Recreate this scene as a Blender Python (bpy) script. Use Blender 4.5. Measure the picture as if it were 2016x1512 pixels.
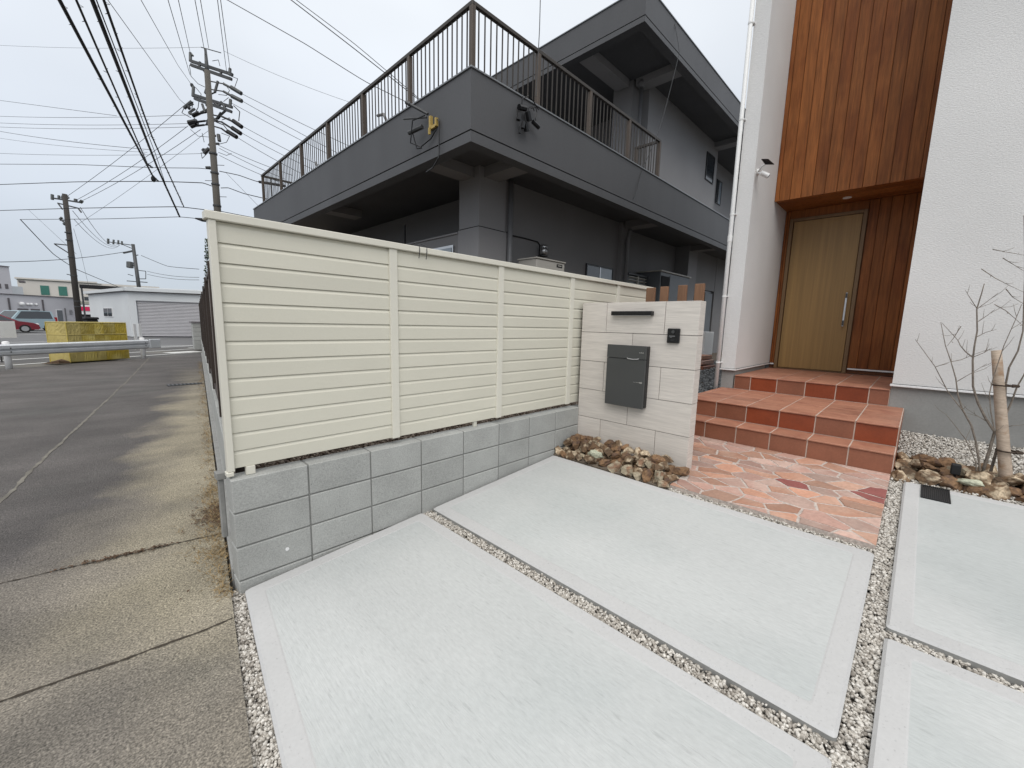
import bpy, math, random
import numpy as np
from mathutils import Vector, Matrix
random.seed(7)
S = bpy.context.scene
for o in list(bpy.data.objects): bpy.data.objects.remove(o)
C = S.collection

# ------------------------------------------------------------------ camera, sky, sun, exposure
cam = bpy.data.cameras.new('camera'); camo = bpy.data.objects.new('camera', cam); C.objects.link(camo)
_R = Matrix([[0.703704,0.0860364,-0.7052648],[-0.7101106,0.1177412,-0.6941757],[0.0233144,0.9893102,0.1439503]]).to_4x4(); _R.translation = Vector((0, 0, 1.5)); camo.matrix_world = _R
cam.sensor_fit = 'HORIZONTAL'; cam.sensor_width = 36; cam.lens = 14.403
cam.clip_start = .05; cam.clip_end = 3000
S.camera = camo
S.render.engine = 'CYCLES'
S.view_settings.view_transform = 'Standard'; S.view_settings.look = 'None'
S.view_settings.exposure = 0.15; S.view_settings.gamma = 1; S.view_settings.use_curve_mapping = False

SUN_EL, SUN_AZ = math.radians(48), math.radians(222)     # azimuth from +X towards +Y
W = bpy.data.worlds.new('World'); S.world = W; W.use_nodes = True
wt = W.node_tree; wn = wt.nodes; wl = wt.links; wn.clear()
def wnode(t, **k):
    n = wn.new(t)
    for a, b in k.items(): setattr(n, a, b)
    return n
sky = wnode('ShaderNodeTexSky', sky_type='NISHITA', sun_disc=False, sun_elevation=SUN_EL, sun_rotation=math.pi/2-SUN_AZ)
tc = wnode('ShaderNodeTexCoord'); sep = wnode('ShaderNodeSeparateXYZ'); wl.new(tc.outputs['Generated'], sep.inputs[0])
ramp = wnode('ShaderNodeValToRGB'); wl.new(sep.outputs['Z'], ramp.inputs[0])
cr = ramp.color_ramp; cr.elements[0].position = 0.0; cr.elements[0].color = (.50, .56, .63, 1)
cr.elements[1].position = 1.0; cr.elements[1].color = (1.75, 1.72, 1.68, 1)
for p, c in ((.15, (.60, .655, .73, 1)), (.35, (.71, .76, .83, 1)), (.6, (.87, .91, .955, 1)), (.75, (1.15, 1.17, 1.19, 1))):
    e = cr.elements.new(p); e.color = c
mp = wnode('ShaderNodeMapping'); mp.inputs['Scale'].default_value = (1, 1, 2.2); wl.new(tc.outputs['Generated'], mp.inputs[0])
nz = wnode('ShaderNodeTexNoise'); nz.inputs['Scale'].default_value = 1.6; nz.inputs['Detail'].default_value = 3; wl.new(mp.outputs[0], nz.inputs[0])
nr = wnode('ShaderNodeMapRange'); nr.inputs[1].default_value = .3; nr.inputs[2].default_value = .7; nr.inputs[3].default_value = .92; nr.inputs[4].default_value = 1.09
wl.new(nz.outputs[0], nr.inputs[0])
vm = wnode('ShaderNodeVectorMath', operation='SCALE'); wl.new(ramp.outputs[0], vm.inputs[0]); wl.new(nr.outputs[0], vm.inputs['Scale'])
vm2 = wnode('ShaderNodeVectorMath', operation='SCALE'); wl.new(vm.outputs[0], vm2.inputs[0]); vm2.inputs['Scale'].default_value = 12.5
mx = wnode('ShaderNodeMix', data_type='RGBA'); mx.inputs[0].default_value = .92
wl.new(sky.outputs[0], mx.inputs[6]); wl.new(vm2.outputs[0], mx.inputs[7])
bg = wnode('ShaderNodeBackground'); bg.inputs[1].default_value = .08; wl.new(mx.outputs[2], bg.inputs[0])
wo = wnode('ShaderNodeOutputWorld'); wl.new(bg.outputs[0], wo.inputs[0])

sl_ = bpy.data.lights.new('sun', 'SUN'); sl_.energy = 1.5; sl_.angle = math.radians(45); sl_.color = (1, .965, .92)
sun = bpy.data.objects.new('sun', sl_); C.objects.link(sun)
_d = Vector((math.cos(SUN_EL)*math.cos(SUN_AZ), math.cos(SUN_EL)*math.sin(SUN_AZ), math.sin(SUN_EL)))
sun.rotation_euler = _d.to_track_quat('Z', 'Y').to_euler()

# ------------------------------------------------------------------ helpers
def mat(name, col, rough=.7, var=.12, scale=3., stretch=(1, 1, 1), fine=.06, fscale=60., bump=.0, bscale=80., bstretch=None,
        objvar=.0, metal=0., spec=.4, col2=None, mscale=1.5, mlo=.45, mhi=.6, trans=0., pits=0., pscale=60., pst=(1, 1, 1), plo=.64, phi=.72):
    m = bpy.data.materials.new(name); m.use_nodes = True; t = m.node_tree; N = t.nodes; L = t.links
    b = N['Principled BSDF']; b.inputs['Roughness'].default_value = rough; b.inputs['Metallic'].default_value = metal
    b.inputs['Specular IOR Level'].default_value = spec
    geo = N.new('ShaderNodeNewGeometry'); oi = N.new('ShaderNodeObjectInfo')
    off = N.new('ShaderNodeVectorMath'); off.operation = 'SCALE'; cmb = N.new('ShaderNodeCombineXYZ')
    for i in range(3): L.new(oi.outputs['Random'], cmb.inputs[i])
    L.new(cmb.outputs[0], off.inputs[0]); off.inputs['Scale'].default_value = 37. if objvar > 0 else 0.
    add = N.new('ShaderNodeVectorMath'); add.operation = 'ADD'; L.new(geo.outputs['Position'], add.inputs[0]); L.new(off.outputs[0], add.inputs[1])
    def noise(sc, st, det=5.):
        q = N.new('ShaderNodeVectorMath'); q.operation = 'MULTIPLY'; L.new(add.outputs[0], q.inputs[0]); q.inputs[1].default_value = st
        n = N.new('ShaderNodeTexNoise'); n.inputs['Scale'].default_value = sc; n.inputs['Detail'].default_value = det; L.new(q.outputs[0], n.inputs[0])
        return n
    def rng(src, lo, hi, a=.28, c=.72):
        r = N.new('ShaderNodeMapRange'); r.inputs[1].default_value = a; r.inputs[2].default_value = c; r.inputs[3].default_value = lo; r.inputs[4].default_value = hi
        L.new(src, r.inputs[0]); return r.outputs[0]
    n1 = noise(scale, stretch); n2 = noise(fscale, stretch, 2.)
    v1 = rng(n1.outputs[0], 1-var, 1+var); v2 = rng(n2.outputs[0], 1-fine, 1+fine)
    mu = N.new('ShaderNodeMath'); mu.operation = 'MULTIPLY'; L.new(v1, mu.inputs[0]); L.new(v2, mu.inputs[1]); val = mu.outputs[0]
    if objvar > 0:
        v3 = rng(oi.outputs['Random'], 1-objvar, 1+objvar, 0, 1); mu2 = N.new('ShaderNodeMath'); mu2.operation = 'MULTIPLY'
        L.new(val, mu2.inputs[0]); L.new(v3, mu2.inputs[1]); val = mu2.outputs[0]
    if pits > 0:
        np_ = noise(pscale, pst, 3.); mu3 = N.new('ShaderNodeMath'); mu3.operation = 'MULTIPLY'; L.new(val, mu3.inputs[0]); L.new(rng(np_.outputs[0], 1., 1-pits, plo, phi), mu3.inputs[1]); val = mu3.outputs[0]
    sc = N.new('ShaderNodeVectorMath'); sc.operation = 'SCALE'; L.new(val, sc.inputs['Scale'])
    if col2 is not None:
        mm = N.new('ShaderNodeMix'); mm.data_type = 'RGBA'; nm = noise(mscale, (1, 1, 1), 4.); L.new(rng(nm.outputs[0], 0, 1, mlo, mhi), mm.inputs[0])
        mm.inputs[6].default_value = (*col, 1); mm.inputs[7].default_value = (*col2, 1); L.new(mm.outputs[2], sc.inputs[0])
    else: sc.inputs[0].default_value = col
    L.new(sc.outputs[0], b.inputs['Base Color'])
    if bump > 0:
        nb = noise(bscale, bstretch or stretch, 4.); bp = N.new('ShaderNodeBump'); bp.inputs['Strength'].default_value = 1.; bp.inputs['Distance'].default_value = bump
        L.new(nb.outputs[0], bp.inputs['Height']); L.new(bp.outputs[0], b.inputs['Normal'])
    if trans > 0: b.inputs['Transmission Weight'].default_value = trans
    return m

class MB:
    def __init__(s): s.v = []; s.f = []; s.m = []; s.cur = 0
    def add(s, v, f):
        o = len(s.v); s.v += [tuple(map(float, p)) for p in v]
        for q in f: s.f.append(tuple(i+o for i in q)); s.m.append(s.cur)
        return s
    def box(s, x0, x1, y0, y1, z0, z1):
        if x0 > x1: x0, x1 = x1, x0
        if y0 > y1: y0, y1 = y1, y0
        if z0 > z1: z0, z1 = z1, z0
        v = [(x, y, z) for z in (z0, z1) for x, y in ((x0, y0), (x1, y0), (x1, y1), (x0, y1))]
        return s.add(v, [(3, 2, 1, 0), (4, 5, 6, 7), (0, 1, 5, 4), (1, 2, 6, 5), (2, 3, 7, 6), (3, 0, 4, 7)])
    def cbox(s, x0, x1, y0, y1, z0, z1, c=.004):
        L_ = ((x0, x1), (y0, y1), (z0, z1)); cx = [(a+b)/2 for a, b in L_]; h = [abs(b-a)/2 for a, b in L_]; c = min(c, *(q*.49 for q in h))
        idx = {}; v = []
        for sx in (-1, 1):
            for sy in (-1, 1):
                for sz in (-1, 1):
                    g = (sx, sy, sz)
                    for ax in range(3):
                        idx[(g, ax)] = len(v); v.append(tuple(cx[i]+g[i]*(h[i] if i == ax else h[i]-c) for i in range(3)))
        f = []
        for ax in range(3):
            a, b = [(1, 2), (2, 0), (0, 1)][ax]
            for sg in (-1, 1):
                q = []
                for u, w in ((-1, -1), (1, -1), (1, 1), (-1, 1)):
                    g = [0, 0, 0]; g[ax] = sg; g[a] = u; g[b] = w; q.append(idx[(tuple(g), ax)])
                f.append(tuple(q if sg > 0 else q[::-1]))
        for ax in range(3):
            a, b = [(1, 2), (2, 0), (0, 1)][ax]
            for u in (-1, 1):
                for w in (-1, 1):
                    g0 = [0, 0, 0]; g0[a] = u; g0[b] = w; g1 = list(g0); g0[ax] = -1; g1[ax] = 1; g0 = tuple(g0); g1 = tuple(g1)
                    q = [idx[(g0, a)], idx[(g1, a)], idx[(g1, b)], idx[(g0, b)]]; f.append(tuple(q if u*w < 0 else q[::-1]))
        for sx in (-1, 1):
            for sy in (-1, 1):
                for sz in (-1, 1):
                    g = (sx, sy, sz); q = [idx[(g, i)] for i in range(3)]; f.append(tuple(q if sx*sy*sz > 0 else q[::-1]))
        return s.add(v, f)
    def tube(s, pts, r, n=6, cap=True):
        pts = [Vector(p) for p in pts]; k = len(pts); rr = r if hasattr(r, '__len__') else [r]*k
        o = len(s.v); V_ = []; up = None
        for i, p in enumerate(pts):
            d = (pts[min(i+1, k-1)]-pts[max(i-1, 0)]); d = d.normalized() if d.length > 1e-9 else Vector((0, 0, 1))
            if up is None: up = d.orthogonal().normalized()
            up = (up-d*up.dot(d)); up = up.normalized() if up.length > 1e-6 else d.orthogonal().normalized()
            w = d.cross(up)
            for j in range(n):
                a = 2*math.pi*j/n; V_.append(p+(up*math.cos(a)+w*math.sin(a))*rr[i])
        F_ = [(i*n+j, i*n+(j+1) % n, (i+1)*n+(j+1) % n, (i+1)*n+j) for i in range(k-1) for j in range(n)]
        if cap: F_ += [tuple(range(n))[::-1], tuple((k-1)*n+j for j in range(n))]
        return s.add(V_, F_)
    def prism(s, poly, z0, z1, inset=0., dz=0.):
        n = len(poly); z0_ = z0 if hasattr(z0, '__call__') else (lambda x, y: z0); z1_ = z1 if hasattr(z1, '__call__') else (lambda x, y: z1)
        cx = sum(p[0] for p in poly)/n; cy = sum(p[1] for p in poly)/n
        bot = [(x, y, z0_(x, y)) for x, y in poly]
        if inset > 0:
            mid = [(x, y, z1_(x, y)-dz) for x, y in poly]; top = []
            for x, y in poly:
                d = math.hypot(x-cx, y-cy) or 1; k = max(.3, 1-inset/d); X_, Y_ = cx+(x-cx)*k, cy+(y-cy)*k; top.append((X_, Y_, z1_(X_, Y_)))
            return s.add(bot+mid+top, [tuple(2*n+i for i in range(n))]+[(i, (i+1) % n, n+(i+1) % n, n+i) for i in range(n)]+[(n+i, n+(i+1) % n, 2*n+(i+1) % n, 2*n+i) for i in range(n)])
        top = [(x, y, z1_(x, y)) for x, y in poly]
        return s.add(bot+top, [tuple(range(n))[::-1], tuple(n+i for i in range(n))]+[(i, (i+1) % n, n+(i+1) % n, n+i) for i in range(n)])
    def obox(s, o, ax, L_, y0, y1, z0, z1, c=0.):
        """box along horizontal direction ax from o, length L_, sideways y0..y1"""
        k = len(s.v); (s.cbox(0, L_, y0, y1, z0, z1, c) if c else s.box(0, L_, y0, y1, z0, z1)); ca, sa = ax
        for i in range(k, len(s.v)):
            x, y, z = s.v[i]; s.v[i] = (o[0]+x*ca-y*sa, o[1]+x*sa+y*ca, o[2]+z)
        return s
    def ball(s, c, r, sz=1., n=8, m=5):
        v = []; f = []
        for i in range(m+1):
            t = math.pi*i/m
            for j in range(n): a = 2*math.pi*j/n; v.append((c[0]+r*math.sin(t)*math.cos(a), c[1]+r*math.sin(t)*math.sin(a), c[2]+r*sz*math.cos(t)))
        for i in range(m):
            for j in range(n): f.append((i*n+j, (i+1)*n+j, (i+1)*n+(j+1) % n, i*n+(j+1) % n))
        return s.add(v, f)
    def build(s, name, m, parent=None, smooth=False, origin=None):
        me = bpy.data.meshes.new(name); P = wloc(parent) if parent else None
        if P is None:
            if origin is None:
                a = np.array(s.v); origin = ((a[:, 0].min()+a[:, 0].max())/2, (a[:, 1].min()+a[:, 1].max())/2, a[:, 2].min())
            P = Vector(origin)
        vv = [(x-P[0], y-P[1], z-P[2]) for x, y, z in s.v]
        me.from_pydata(vv, [], s.f); me.update()
        for q in (m if isinstance(m, (list, tuple)) else [m]): me.materials.append(q)
        me.polygons.foreach_set('material_index', s.m)
        if smooth: me.polygons.foreach_set('use_smooth', [True]*len(me.polygons))
        o = bpy.data.objects.new(name, me); C.objects.link(o)
        if parent: o.parent = parent; LOC[o.name] = P
        else: o.location = P; LOC[o.name] = P
        return o
LOC = {}
def wloc(o): return LOC[o.name]
def tag(o, label=None, cat=None, group=None, kind=None):
    if label: o['label'] = label
    if cat: o['category'] = cat
    if group: o['group'] = group
    if kind: o['kind'] = kind
    return o
def thing(name, loc, label=None, cat=None, group=None, kind=None):
    o = bpy.data.objects.new(name, None); C.objects.link(o); o.location = loc; LOC[o.name] = Vector(loc); o.empty_display_size = .1
    return tag(o, label, cat, group, kind)
_cache = {}
def piece(name, x0, x1, y0, y1, z0, z1, m, parent, c=.003, shear=0.):
    """chamfered box part sharing mesh data with its alikes"""
    d = (round(x1-x0, 4), round(y1-y0, 4), round(z1-z0, 4)); key = (name, d, m.name, c, round(shear, 4))
    if key not in _cache:
        b = MB(); b.cbox(-d[0]/2, d[0]/2, -d[1]/2, d[1]/2, -d[2]/2, d[2]/2, c)
        if shear: b.v = [(x, y, z+shear*x) for x, y, z in b.v]
        me = bpy.data.meshes.new(name); me.from_pydata(b.v, [], b.f); me.update(); me.materials.append(m); _cache[key] = me
    o = bpy.data.objects.new(name, _cache[key]); C.objects.link(o); o.parent = parent; P = wloc(parent)
    o.location = ((x0+x1)/2-P[0], (y0+y1)/2-P[1], (z0+z1)/2-P[2]); LOC[o.name] = Vector(((x0+x1)/2, (y0+y1)/2, (z0+z1)/2))
    return o
def copy_tree(o, parent=None):
    c = o.copy(); C.objects.link(c); c.parent = parent
    LOC[c.name] = LOC[o.name]
    for ch in [k for k in C.objects if k.parent == o]: copy_tree(ch, c)
    return c
def g(x): return .072*x-.045           # the plot rises from the lane to the house
def road_x(y): return .40+.14*(y-2.5)   # the edge of the lane
ROADZ = -.025

# ------------------------------------------------------------------ materials
M = {}
def mk(k, *a, **b): M[k] = mat(k, *a, **b)
mk('asphalt', (.085, .082, .080), .9, .16, .5, fine=.16, fscale=130, bump=.004, bscale=110, col2=(.12, .113, .10), mscale=.5)
mk('old_concrete', (.20, .185, .160), .92, .14, 1.2, fine=.14, fscale=120, bump=.005, bscale=90)
mk('slab_brushed', (.455, .468, .462), .75, .07, 1.6, (1, .3, 1), fine=.05, fscale=90, bump=.0022, bscale=60, bstretch=(1.6, .10, 1), col2=(.415, .435, .43), mscale=.9, mlo=.45, mhi=.62, pits=.13, pscale=95, pst=(1.3, .14, 1), plo=.60, phi=.72)
mk('slab_edge', (.455, .455, .452), .7, .05, 2., fine=.03, bump=.0007, bscale=40, pits=.2, pscale=90)
mk('slab_side', (.25, .25, .24), .8, .15, 8.)
mk('block', (.345, .35, .335), .85, .10, 4., fine=.16, fscale=140, bump=.0018, bscale=120, objvar=.06, pits=.4, pscale=110, plo=.66)
mk('mortar', (.20, .20, .19), .9, .1, 6.)
mk('cream', (.605, .585, .495), .42, .05, 1.2, fine=.02, fscale=200, bump=.0004, bscale=90, bstretch=(.2, 1, 1), objvar=.012)
mk('cream_trim', (.64, .62, .54), .45, .02, 2., fine=.01)
mk('cream_dark', (.30, .30, .25), .6)
mk('gate_tile', (.575, .535, .49), .6, .07, 2.5, (.5, .5, 9), fine=.09, fscale=12, bump=.0008, bscale=20, objvar=.04, bstretch=(.6, .6, 10))
mk('joint_dark', (.10, .095, .09), .9)
mk('postbox', (.068, .070, .070), .45, .04, 3., fine=.06, fscale=300, bump=.0002, bscale=300, metal=.3)
mk('black', (.006, .006, .007), .35, .05)
mk('black_matt', (.012, .012, .013), .7, .1)
mk('silver', (.55, .55, .55), .3, .03, metal=.9)
mk('white_plastic', (.74, .74, .73), .4, .02)
mk('white_trim', (.72, .72, .72), .4, .03)
mk('plaster', (.64, .635, .625), .9, .06, .9, fine=.03, fscale=70, bump=.0035, bscale=55, bstretch=(1, 1, 1.6))
mk('foundation', (.27, .27, .26), .85, .14, 2.2, fine=.05, bump=.0008, bscale=60)
mk('wood', (.235, .082, .022), .5, .26, 5., (6, 6, .35), fine=.16, fscale=16, bump=.0004, bscale=20, objvar=.14, col2=(.18, .056, .014), mscale=1.2, spec=.22)
mk('wood_dark', (.13, .045, .014), .6, .2, 5., (6, 6, .35), fine=.15, fscale=16, objvar=.08)
mk('door', (.27, .165, .060), .45, .15, 2.2, (7, 7, .16), fine=.07, fscale=10, bump=.0002, bscale=20)
mk('door_frame', (.17, .105, .05), .5, .1, 2., (6, 6, .3))
mk('terracotta', (.36, .165, .105), .55, .12, 7., (1, .25, 1), fine=.10, fscale=90, bump=.0006, bscale=70, objvar=.11, col2=(.30, .125, .08), mscale=5., mlo=.5, mhi=.65)
mk('riser_brown', (.245, .098, .058), .42, .10, 6., fine=.07, objvar=.13)
mk('riser_red', (.215, .050, .020), .36, .12, 6., fine=.07, objvar=.14)
mk('grout', (.48, .39, .33), .9, .1, 20.)
mk('flag_a', (.40, .245, .20), .7, .10, 5., fine=.10, fscale=40, bump=.0025, bscale=14, objvar=.30, col2=(.44, .31, .26), mscale=3.)
mk('flag_b', (.42, .225, .155), .7, .10, 5., fine=.10, fscale=40, bump=.0025, bscale=14, objvar=.28, col2=(.44, .27, .20), mscale=3.)
mk('flag_dark', (.25, .085, .075), .6, .12, 8., fine=.1, bump=.0015, bscale=20)
mk('flag_joint', (.45, .39, .35), .95, .12, 30., fine=.2, bump=.001, bscale=90)
mk('soil', (.13, .105, .08), .95, .25, 6., fine=.3, fscale=80, bump=.01, bscale=40)
mk('gravel_bed', (.13, .115, .10), .95, .2, 30., fine=.2, bump=.006, bscale=90)
def gravelmat(k, a, b, c):
    m = bpy.data.materials.new(k); m.use_nodes = True; N = m.node_tree.nodes; L = m.node_tree.links; p = N['Principled BSDF']; p.inputs['Roughness'].default_value = .75
    at = N.new('ShaderNodeAttribute'); at.attribute_name = 'tint'; r = N.new('ShaderNodeValToRGB'); L.new(at.outputs['Fac'], r.inputs[0])
    r.color_ramp.elements[0].color = (*a, 1); r.color_ramp.elements[1].color = (*c, 1); e = r.color_ramp.elements.new(.5); e.color = (*b, 1)
    n = N.new('ShaderNodeTexNoise'); n.inputs['Scale'].default_value = 160; ge = N.new('ShaderNodeNewGeometry'); L.new(ge.outputs['Position'], n.inputs[0])
    mr = N.new('ShaderNodeMapRange'); mr.inputs[1].default_value = .3; mr.inputs[2].default_value = .7; mr.inputs[3].default_value = .75; mr.inputs[4].default_value = 1.2; L.new(n.outputs[0], mr.inputs[0])
    s = N.new('ShaderNodeVectorMath'); s.operation = 'SCALE'; L.new(r.outputs[0], s.inputs[0]); L.new(mr.outputs[0], s.inputs['Scale']); L.new(s.outputs[0], p.inputs['Base Color'])
    M[k] = m
gravelmat('gravel', (.14, .12, .10), (.43, .40, .355), (.68, .655, .61))
gravelmat('gravel_brown', (.06, .04, .03), (.17, .12, .09), (.42, .36, .30))
gravelmat('gravel_grey', (.05, .052, .055), (.12, .125, .13), (.25, .255, .26))
mk('rock_a', (.12, .075, .042), .8, .4, 9., fine=.3, fscale=50, bump=.012, bscale=18, objvar=.3, col2=(.42, .34, .24), mscale=14., mlo=.48, mhi=.62)
mk('rock_b', (.18, .105, .055), .8, .35, 9., fine=.3, fscale=50, bump=.012, bscale=18, objvar=.25, col2=(.10, .06, .04), mscale=18., mlo=.5, mhi=.6)
mk('rock_c', (.33, .28, .20), .8, .25, 12., fine=.25, fscale=50, bump=.01, bscale=20, objvar=.2, col2=(.22, .13, .08), mscale=16., mlo=.5, mhi=.62)
mk('rock_green', (.42, .43, .33), .75, .15, 12., fine=.2, bump=.006, bscale=20)
mk('bark', (.17, .145, .12), .85, .3, 20., fine=.2, bump=.002, bscale=120)
mk('stake', (.40, .32, .25), .75, .12, 8., (1, 1, 4), fine=.15, fscale=30, bump=.001, bscale=60, col2=(.30, .20, .13), mscale=9., mlo=.58, mhi=.68)
mk('rope', (.05, .035, .025), .9)
mk('bldg_dark', (.080, .081, .085), .6, .12, .9, (1, 1, .35), fine=.05, bump=.0012, bscale=60)
mk('bldg_wall', (.20, .195, .195), .75, .06, .8, fine=.03, bump=.001, bscale=70)
mk('bldg_light', (.25, .245, .248), .75, .06, .8, fine=.03, bump=.001, bscale=70)
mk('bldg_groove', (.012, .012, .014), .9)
mk('coping', (.22, .23, .24), .35, .05, metal=.4)
mk('rail_bronze', (.050, .042, .035), .45, .1, metal=.4)
mk('rail_post', (.085, .066, .052), .5, .1, metal=.3)
mk('pipe_grey', (.16, .16, .165), .45, .05)
mk('ac_beige', (.42, .40, .36), .5, .06)
mk('cabinet', (.13, .14, .15), .5, .06)
mk('glass', (.03, .035, .04), .08, .05, spec=.8)
mk('glass_light', (.25, .29, .33), .15, .05, spec=.8)
mk('frame_dark', (.02, .02, .022), .4)
mk('brown_fence', (.050, .038, .032), .55, .15, 3., fine=.08, objvar=.1, metal=.2)
mk('fence_post_light', (.24, .21, .19), .5, .1)
mk('timber', (.19, .10, .055), .7, .15, 4., (5, 5, .4), fine=.12, fscale=20, objvar=.1)
mk('pole_conc', (.10, .092, .08), .85, .12, 1.5, (1, 1, .4), fine=.06)
mk('pole_dark', (.045, .04, .036), .8, .15, 1.5)
mk('steel_dull', (.07, .072, .074), .5, .15, metal=.5)
mk('insul_grey', (.07, .075, .075), .4, .2)
mk('cable', (.008, .008, .009), .7)
mk('cable_thin', (.05, .052, .055), .7)
mk('galv', (.58, .60, .62), .35, .08, 3., metal=.35)
mk('yellow', (.44, .33, .045), .6, .18, 2.5, fine=.1, bump=.003, bscale=7, col2=(.55, .46, .15), mscale=1.5)
mk('yellow_old', (.34, .26, .05), .6, .2, 3., fine=.1, bump=.003, bscale=7, col2=(.46, .38, .13), mscale=2.)
mk('yellow_pale', (.44, .36, .13), .6, .15, 2.5, fine=.1, bump=.006, bscale=7)
mk('bg_grey', (.52, .51, .53), .8, .04, .3, fine=.03)
mk('bg_beige', (.60, .57, .52), .8, .04, .3, fine=.03)
mk('bg_pale', (.60, .62, .63), .7, .05, .5, fine=.03)
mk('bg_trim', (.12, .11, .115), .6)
mk('shutter', (.52, .51, .525), .5, .05, .6)
mk('shutter_dark', (.20, .195, .20), .5, .05, .6)
mk('green_shutter', (.045, .17, .135), .6, .06)
mk('car_red', (.16, .008, .018), .22, .03, spec=.8)
mk('car_white', (.75, .76, .77), .22, .02, spec=.8)
mk('car_blue', (.34, .45, .49), .22, .03, spec=.8)
mk('tyre', (.012, .012, .012), .8)
mk('tail_red', (.35, .01, .01), .3)
mk('sign_red', (.60, .02, .09), .5)
mk('line_white', (.62, .62, .60), .7, .12, 4., fine=.1)
mk('leaf', (.035, .055, .02), .8, .3, 6., objvar=.1)
mk('dry_grass', (.28, .20, .10), .9, .3, 9.)
mk('leaf_litter', (.11, .068, .042), .9, .4, 20.)
mk('gold', (.42, .30, .09), .5, .1)
mk('ceramic', (.25, .25, .26), .35)

# lane surface: asphalt, worn old concrete apron and dusty tan edge in one sheet
def lane_material():
    m = bpy.data.materials.new('lane'); m.use_nodes = True; t = m.node_tree; N = t.nodes; L = t.links; b = N['Principled BSDF']; b.inputs['Roughness'].default_value = .9
    ge = N.new('ShaderNodeNewGeometry'); sp = N.new('ShaderNodeSeparateXYZ'); L.new(ge.outputs['Position'], sp.inputs[0])
    def mth(op, a, c, v=None):
        n = N.new('ShaderNodeMath'); n.operation = op
        for i, q in enumerate((a, c)):
            if isinstance(q, (int, float)): n.inputs[i].default_value = q
            elif q is not None: L.new(q, n.inputs[i])
        return n.outputs[0]
    def noise(sc, det=5, st=(1, 1, 1)):
        q = N.new('ShaderNodeVectorMath'); q.operation = 'MULTIPLY'; q.inputs[1].default_value = st; L.new(ge.outputs['Position'], q.inputs[0])
        n = N.new('ShaderNodeTexNoise'); n.inputs['Scale'].default_value = sc; n.inputs['Detail'].default_value = det; L.new(q.outputs[0], n.inputs[0]); return n.outputs[0]
    def mr(s, a, c, lo=0., hi=1.):
        n = N.new('ShaderNodeMapRange'); n.inputs[1].default_value = a; n.inputs[2].default_value = c; n.inputs[3].default_value = lo; n.inputs[4].default_value = hi; L.new(s, n.inputs[0]); return n.outputs[0]
    u = mth('SUBTRACT', mth('SUBTRACT', sp.outputs['X'], mth('MULTIPLY', sp.outputs['Y'], .14)), .05)   # 0 at the kerb, negative into the lane
    wob = mr(noise(1.3), .3, .7, -.28, .28)
    wob2 = mr(noise(4.), .3, .7, -.10, .10)
    # concrete apron close by (near Y) fades to asphalt far away, across the lane it is wider near the kerb
    a1 = mth('ADD', mth('ADD', sp.outputs['Y'], mth('MULTIPLY', u, -2.2)), mth('MULTIPLY', wob, 2.))
    apron = mr(a1, 4.3, 6.4, 1., 0.)
    tan = mth('MULTIPLY', mr(mth('ADD', u, wob), -.75, -.28), mr(sp.outputs['Y'], 16., 8.))
    tan = mth('MULTIPLY', tan, mr(mth('ADD', sp.outputs['Y'], wob), 1.9, 2.7))
    speck = mr(noise(120, 3), .3, .7, .50, 1.50); speck2 = mr(noise(60, 3), .3, .7, .80, 1.20); big = mr(noise(1.1, 4), .3, .7, .80, 1.20); streak = mr(noise(.9, 4, (.5, 2.2, 1)), .3, .7, .82, 1.16)
    def mix(f, a, c):
        n = N.new('ShaderNodeMix'); n.data_type = 'RGBA'; L.new(f, n.inputs[0])
        for i, q in ((6, a), (7, c)):
            if isinstance(q, tuple): n.inputs[i].default_value = (*q, 1)
            else: L.new(q, n.inputs[i])
        return n.outputs[2]
    c = mix(apron, (.090, .082, .078), (.225, .200, .162)); c = mix(tan, c, (.285, .252, .185))
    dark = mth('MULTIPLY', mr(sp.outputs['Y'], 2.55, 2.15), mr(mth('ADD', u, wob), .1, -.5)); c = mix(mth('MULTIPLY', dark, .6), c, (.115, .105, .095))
    moss = mth('MULTIPLY', mr(noise(.7, 3), .56, .66), .35); c = mix(moss, c, (.095, .095, .088))
    v = mth('MULTIPLY', mth('MULTIPLY', speck, speck2), mth('MULTIPLY', big, streak))
    s = N.new('ShaderNodeVectorMath'); s.operation = 'SCALE'; L.new(c, s.inputs[0]); L.new(v, s.inputs['Scale']); L.new(s.outputs[0], b.inputs['Base Color'])
    bp = N.new('ShaderNodeBump'); bp.inputs['Distance'].default_value = .011; bp.inputs['Strength'].default_value = 1; L.new(noise(95, 3), bp.inputs['Height']); L.new(bp.outputs[0], b.inputs['Normal'])
    return m
M['lane'] = lane_material()

# ------------------------------------------------------------------ ground, lane, far roads
b = MB(); b.add([(-400, -400, -.09), (600, -400, -.09), (600, 900, -.09), (-400, 900, -.09)], [(0, 1, 2, 3)])
tag(b.build('ground', M['asphalt'], origin=(0, 0, -.09)), kind='structure')
b = MB()
ys = [-6, 0, 2.5, 6, 12, 19.4]
vv = []
for y in ys: vv += [(-9, y, ROADZ), (road_x(y), y, ROADZ)]
vv[-2] = (-9, 12.0, ROADZ); vv[-1] = (road_x(21.2), 21.2, ROADZ)
b.add(vv, [(2*i, 2*i+1, 2*i+3, 2*i+2) for i in range(len(ys)-1)])
tag(b.build('lane', M['lane'], origin=(0, 0, ROADZ)), kind='structure')
b = MB(); b.add([(-60, -30, -.04), (80, 76, -.04), (70, 88, -.04), (-70, -18, -.04)], [(0, 1, 2, 3)])
tag(b.build('cross_road', M['asphalt'], origin=(0, 20, -.04)), kind='structure')
b = MB(); b.add([(-70, 22, -.035), (12, 27, -.035), (30, 110, -.035), (-80, 110, -.035)], [(0, 1, 2, 3)])
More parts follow.
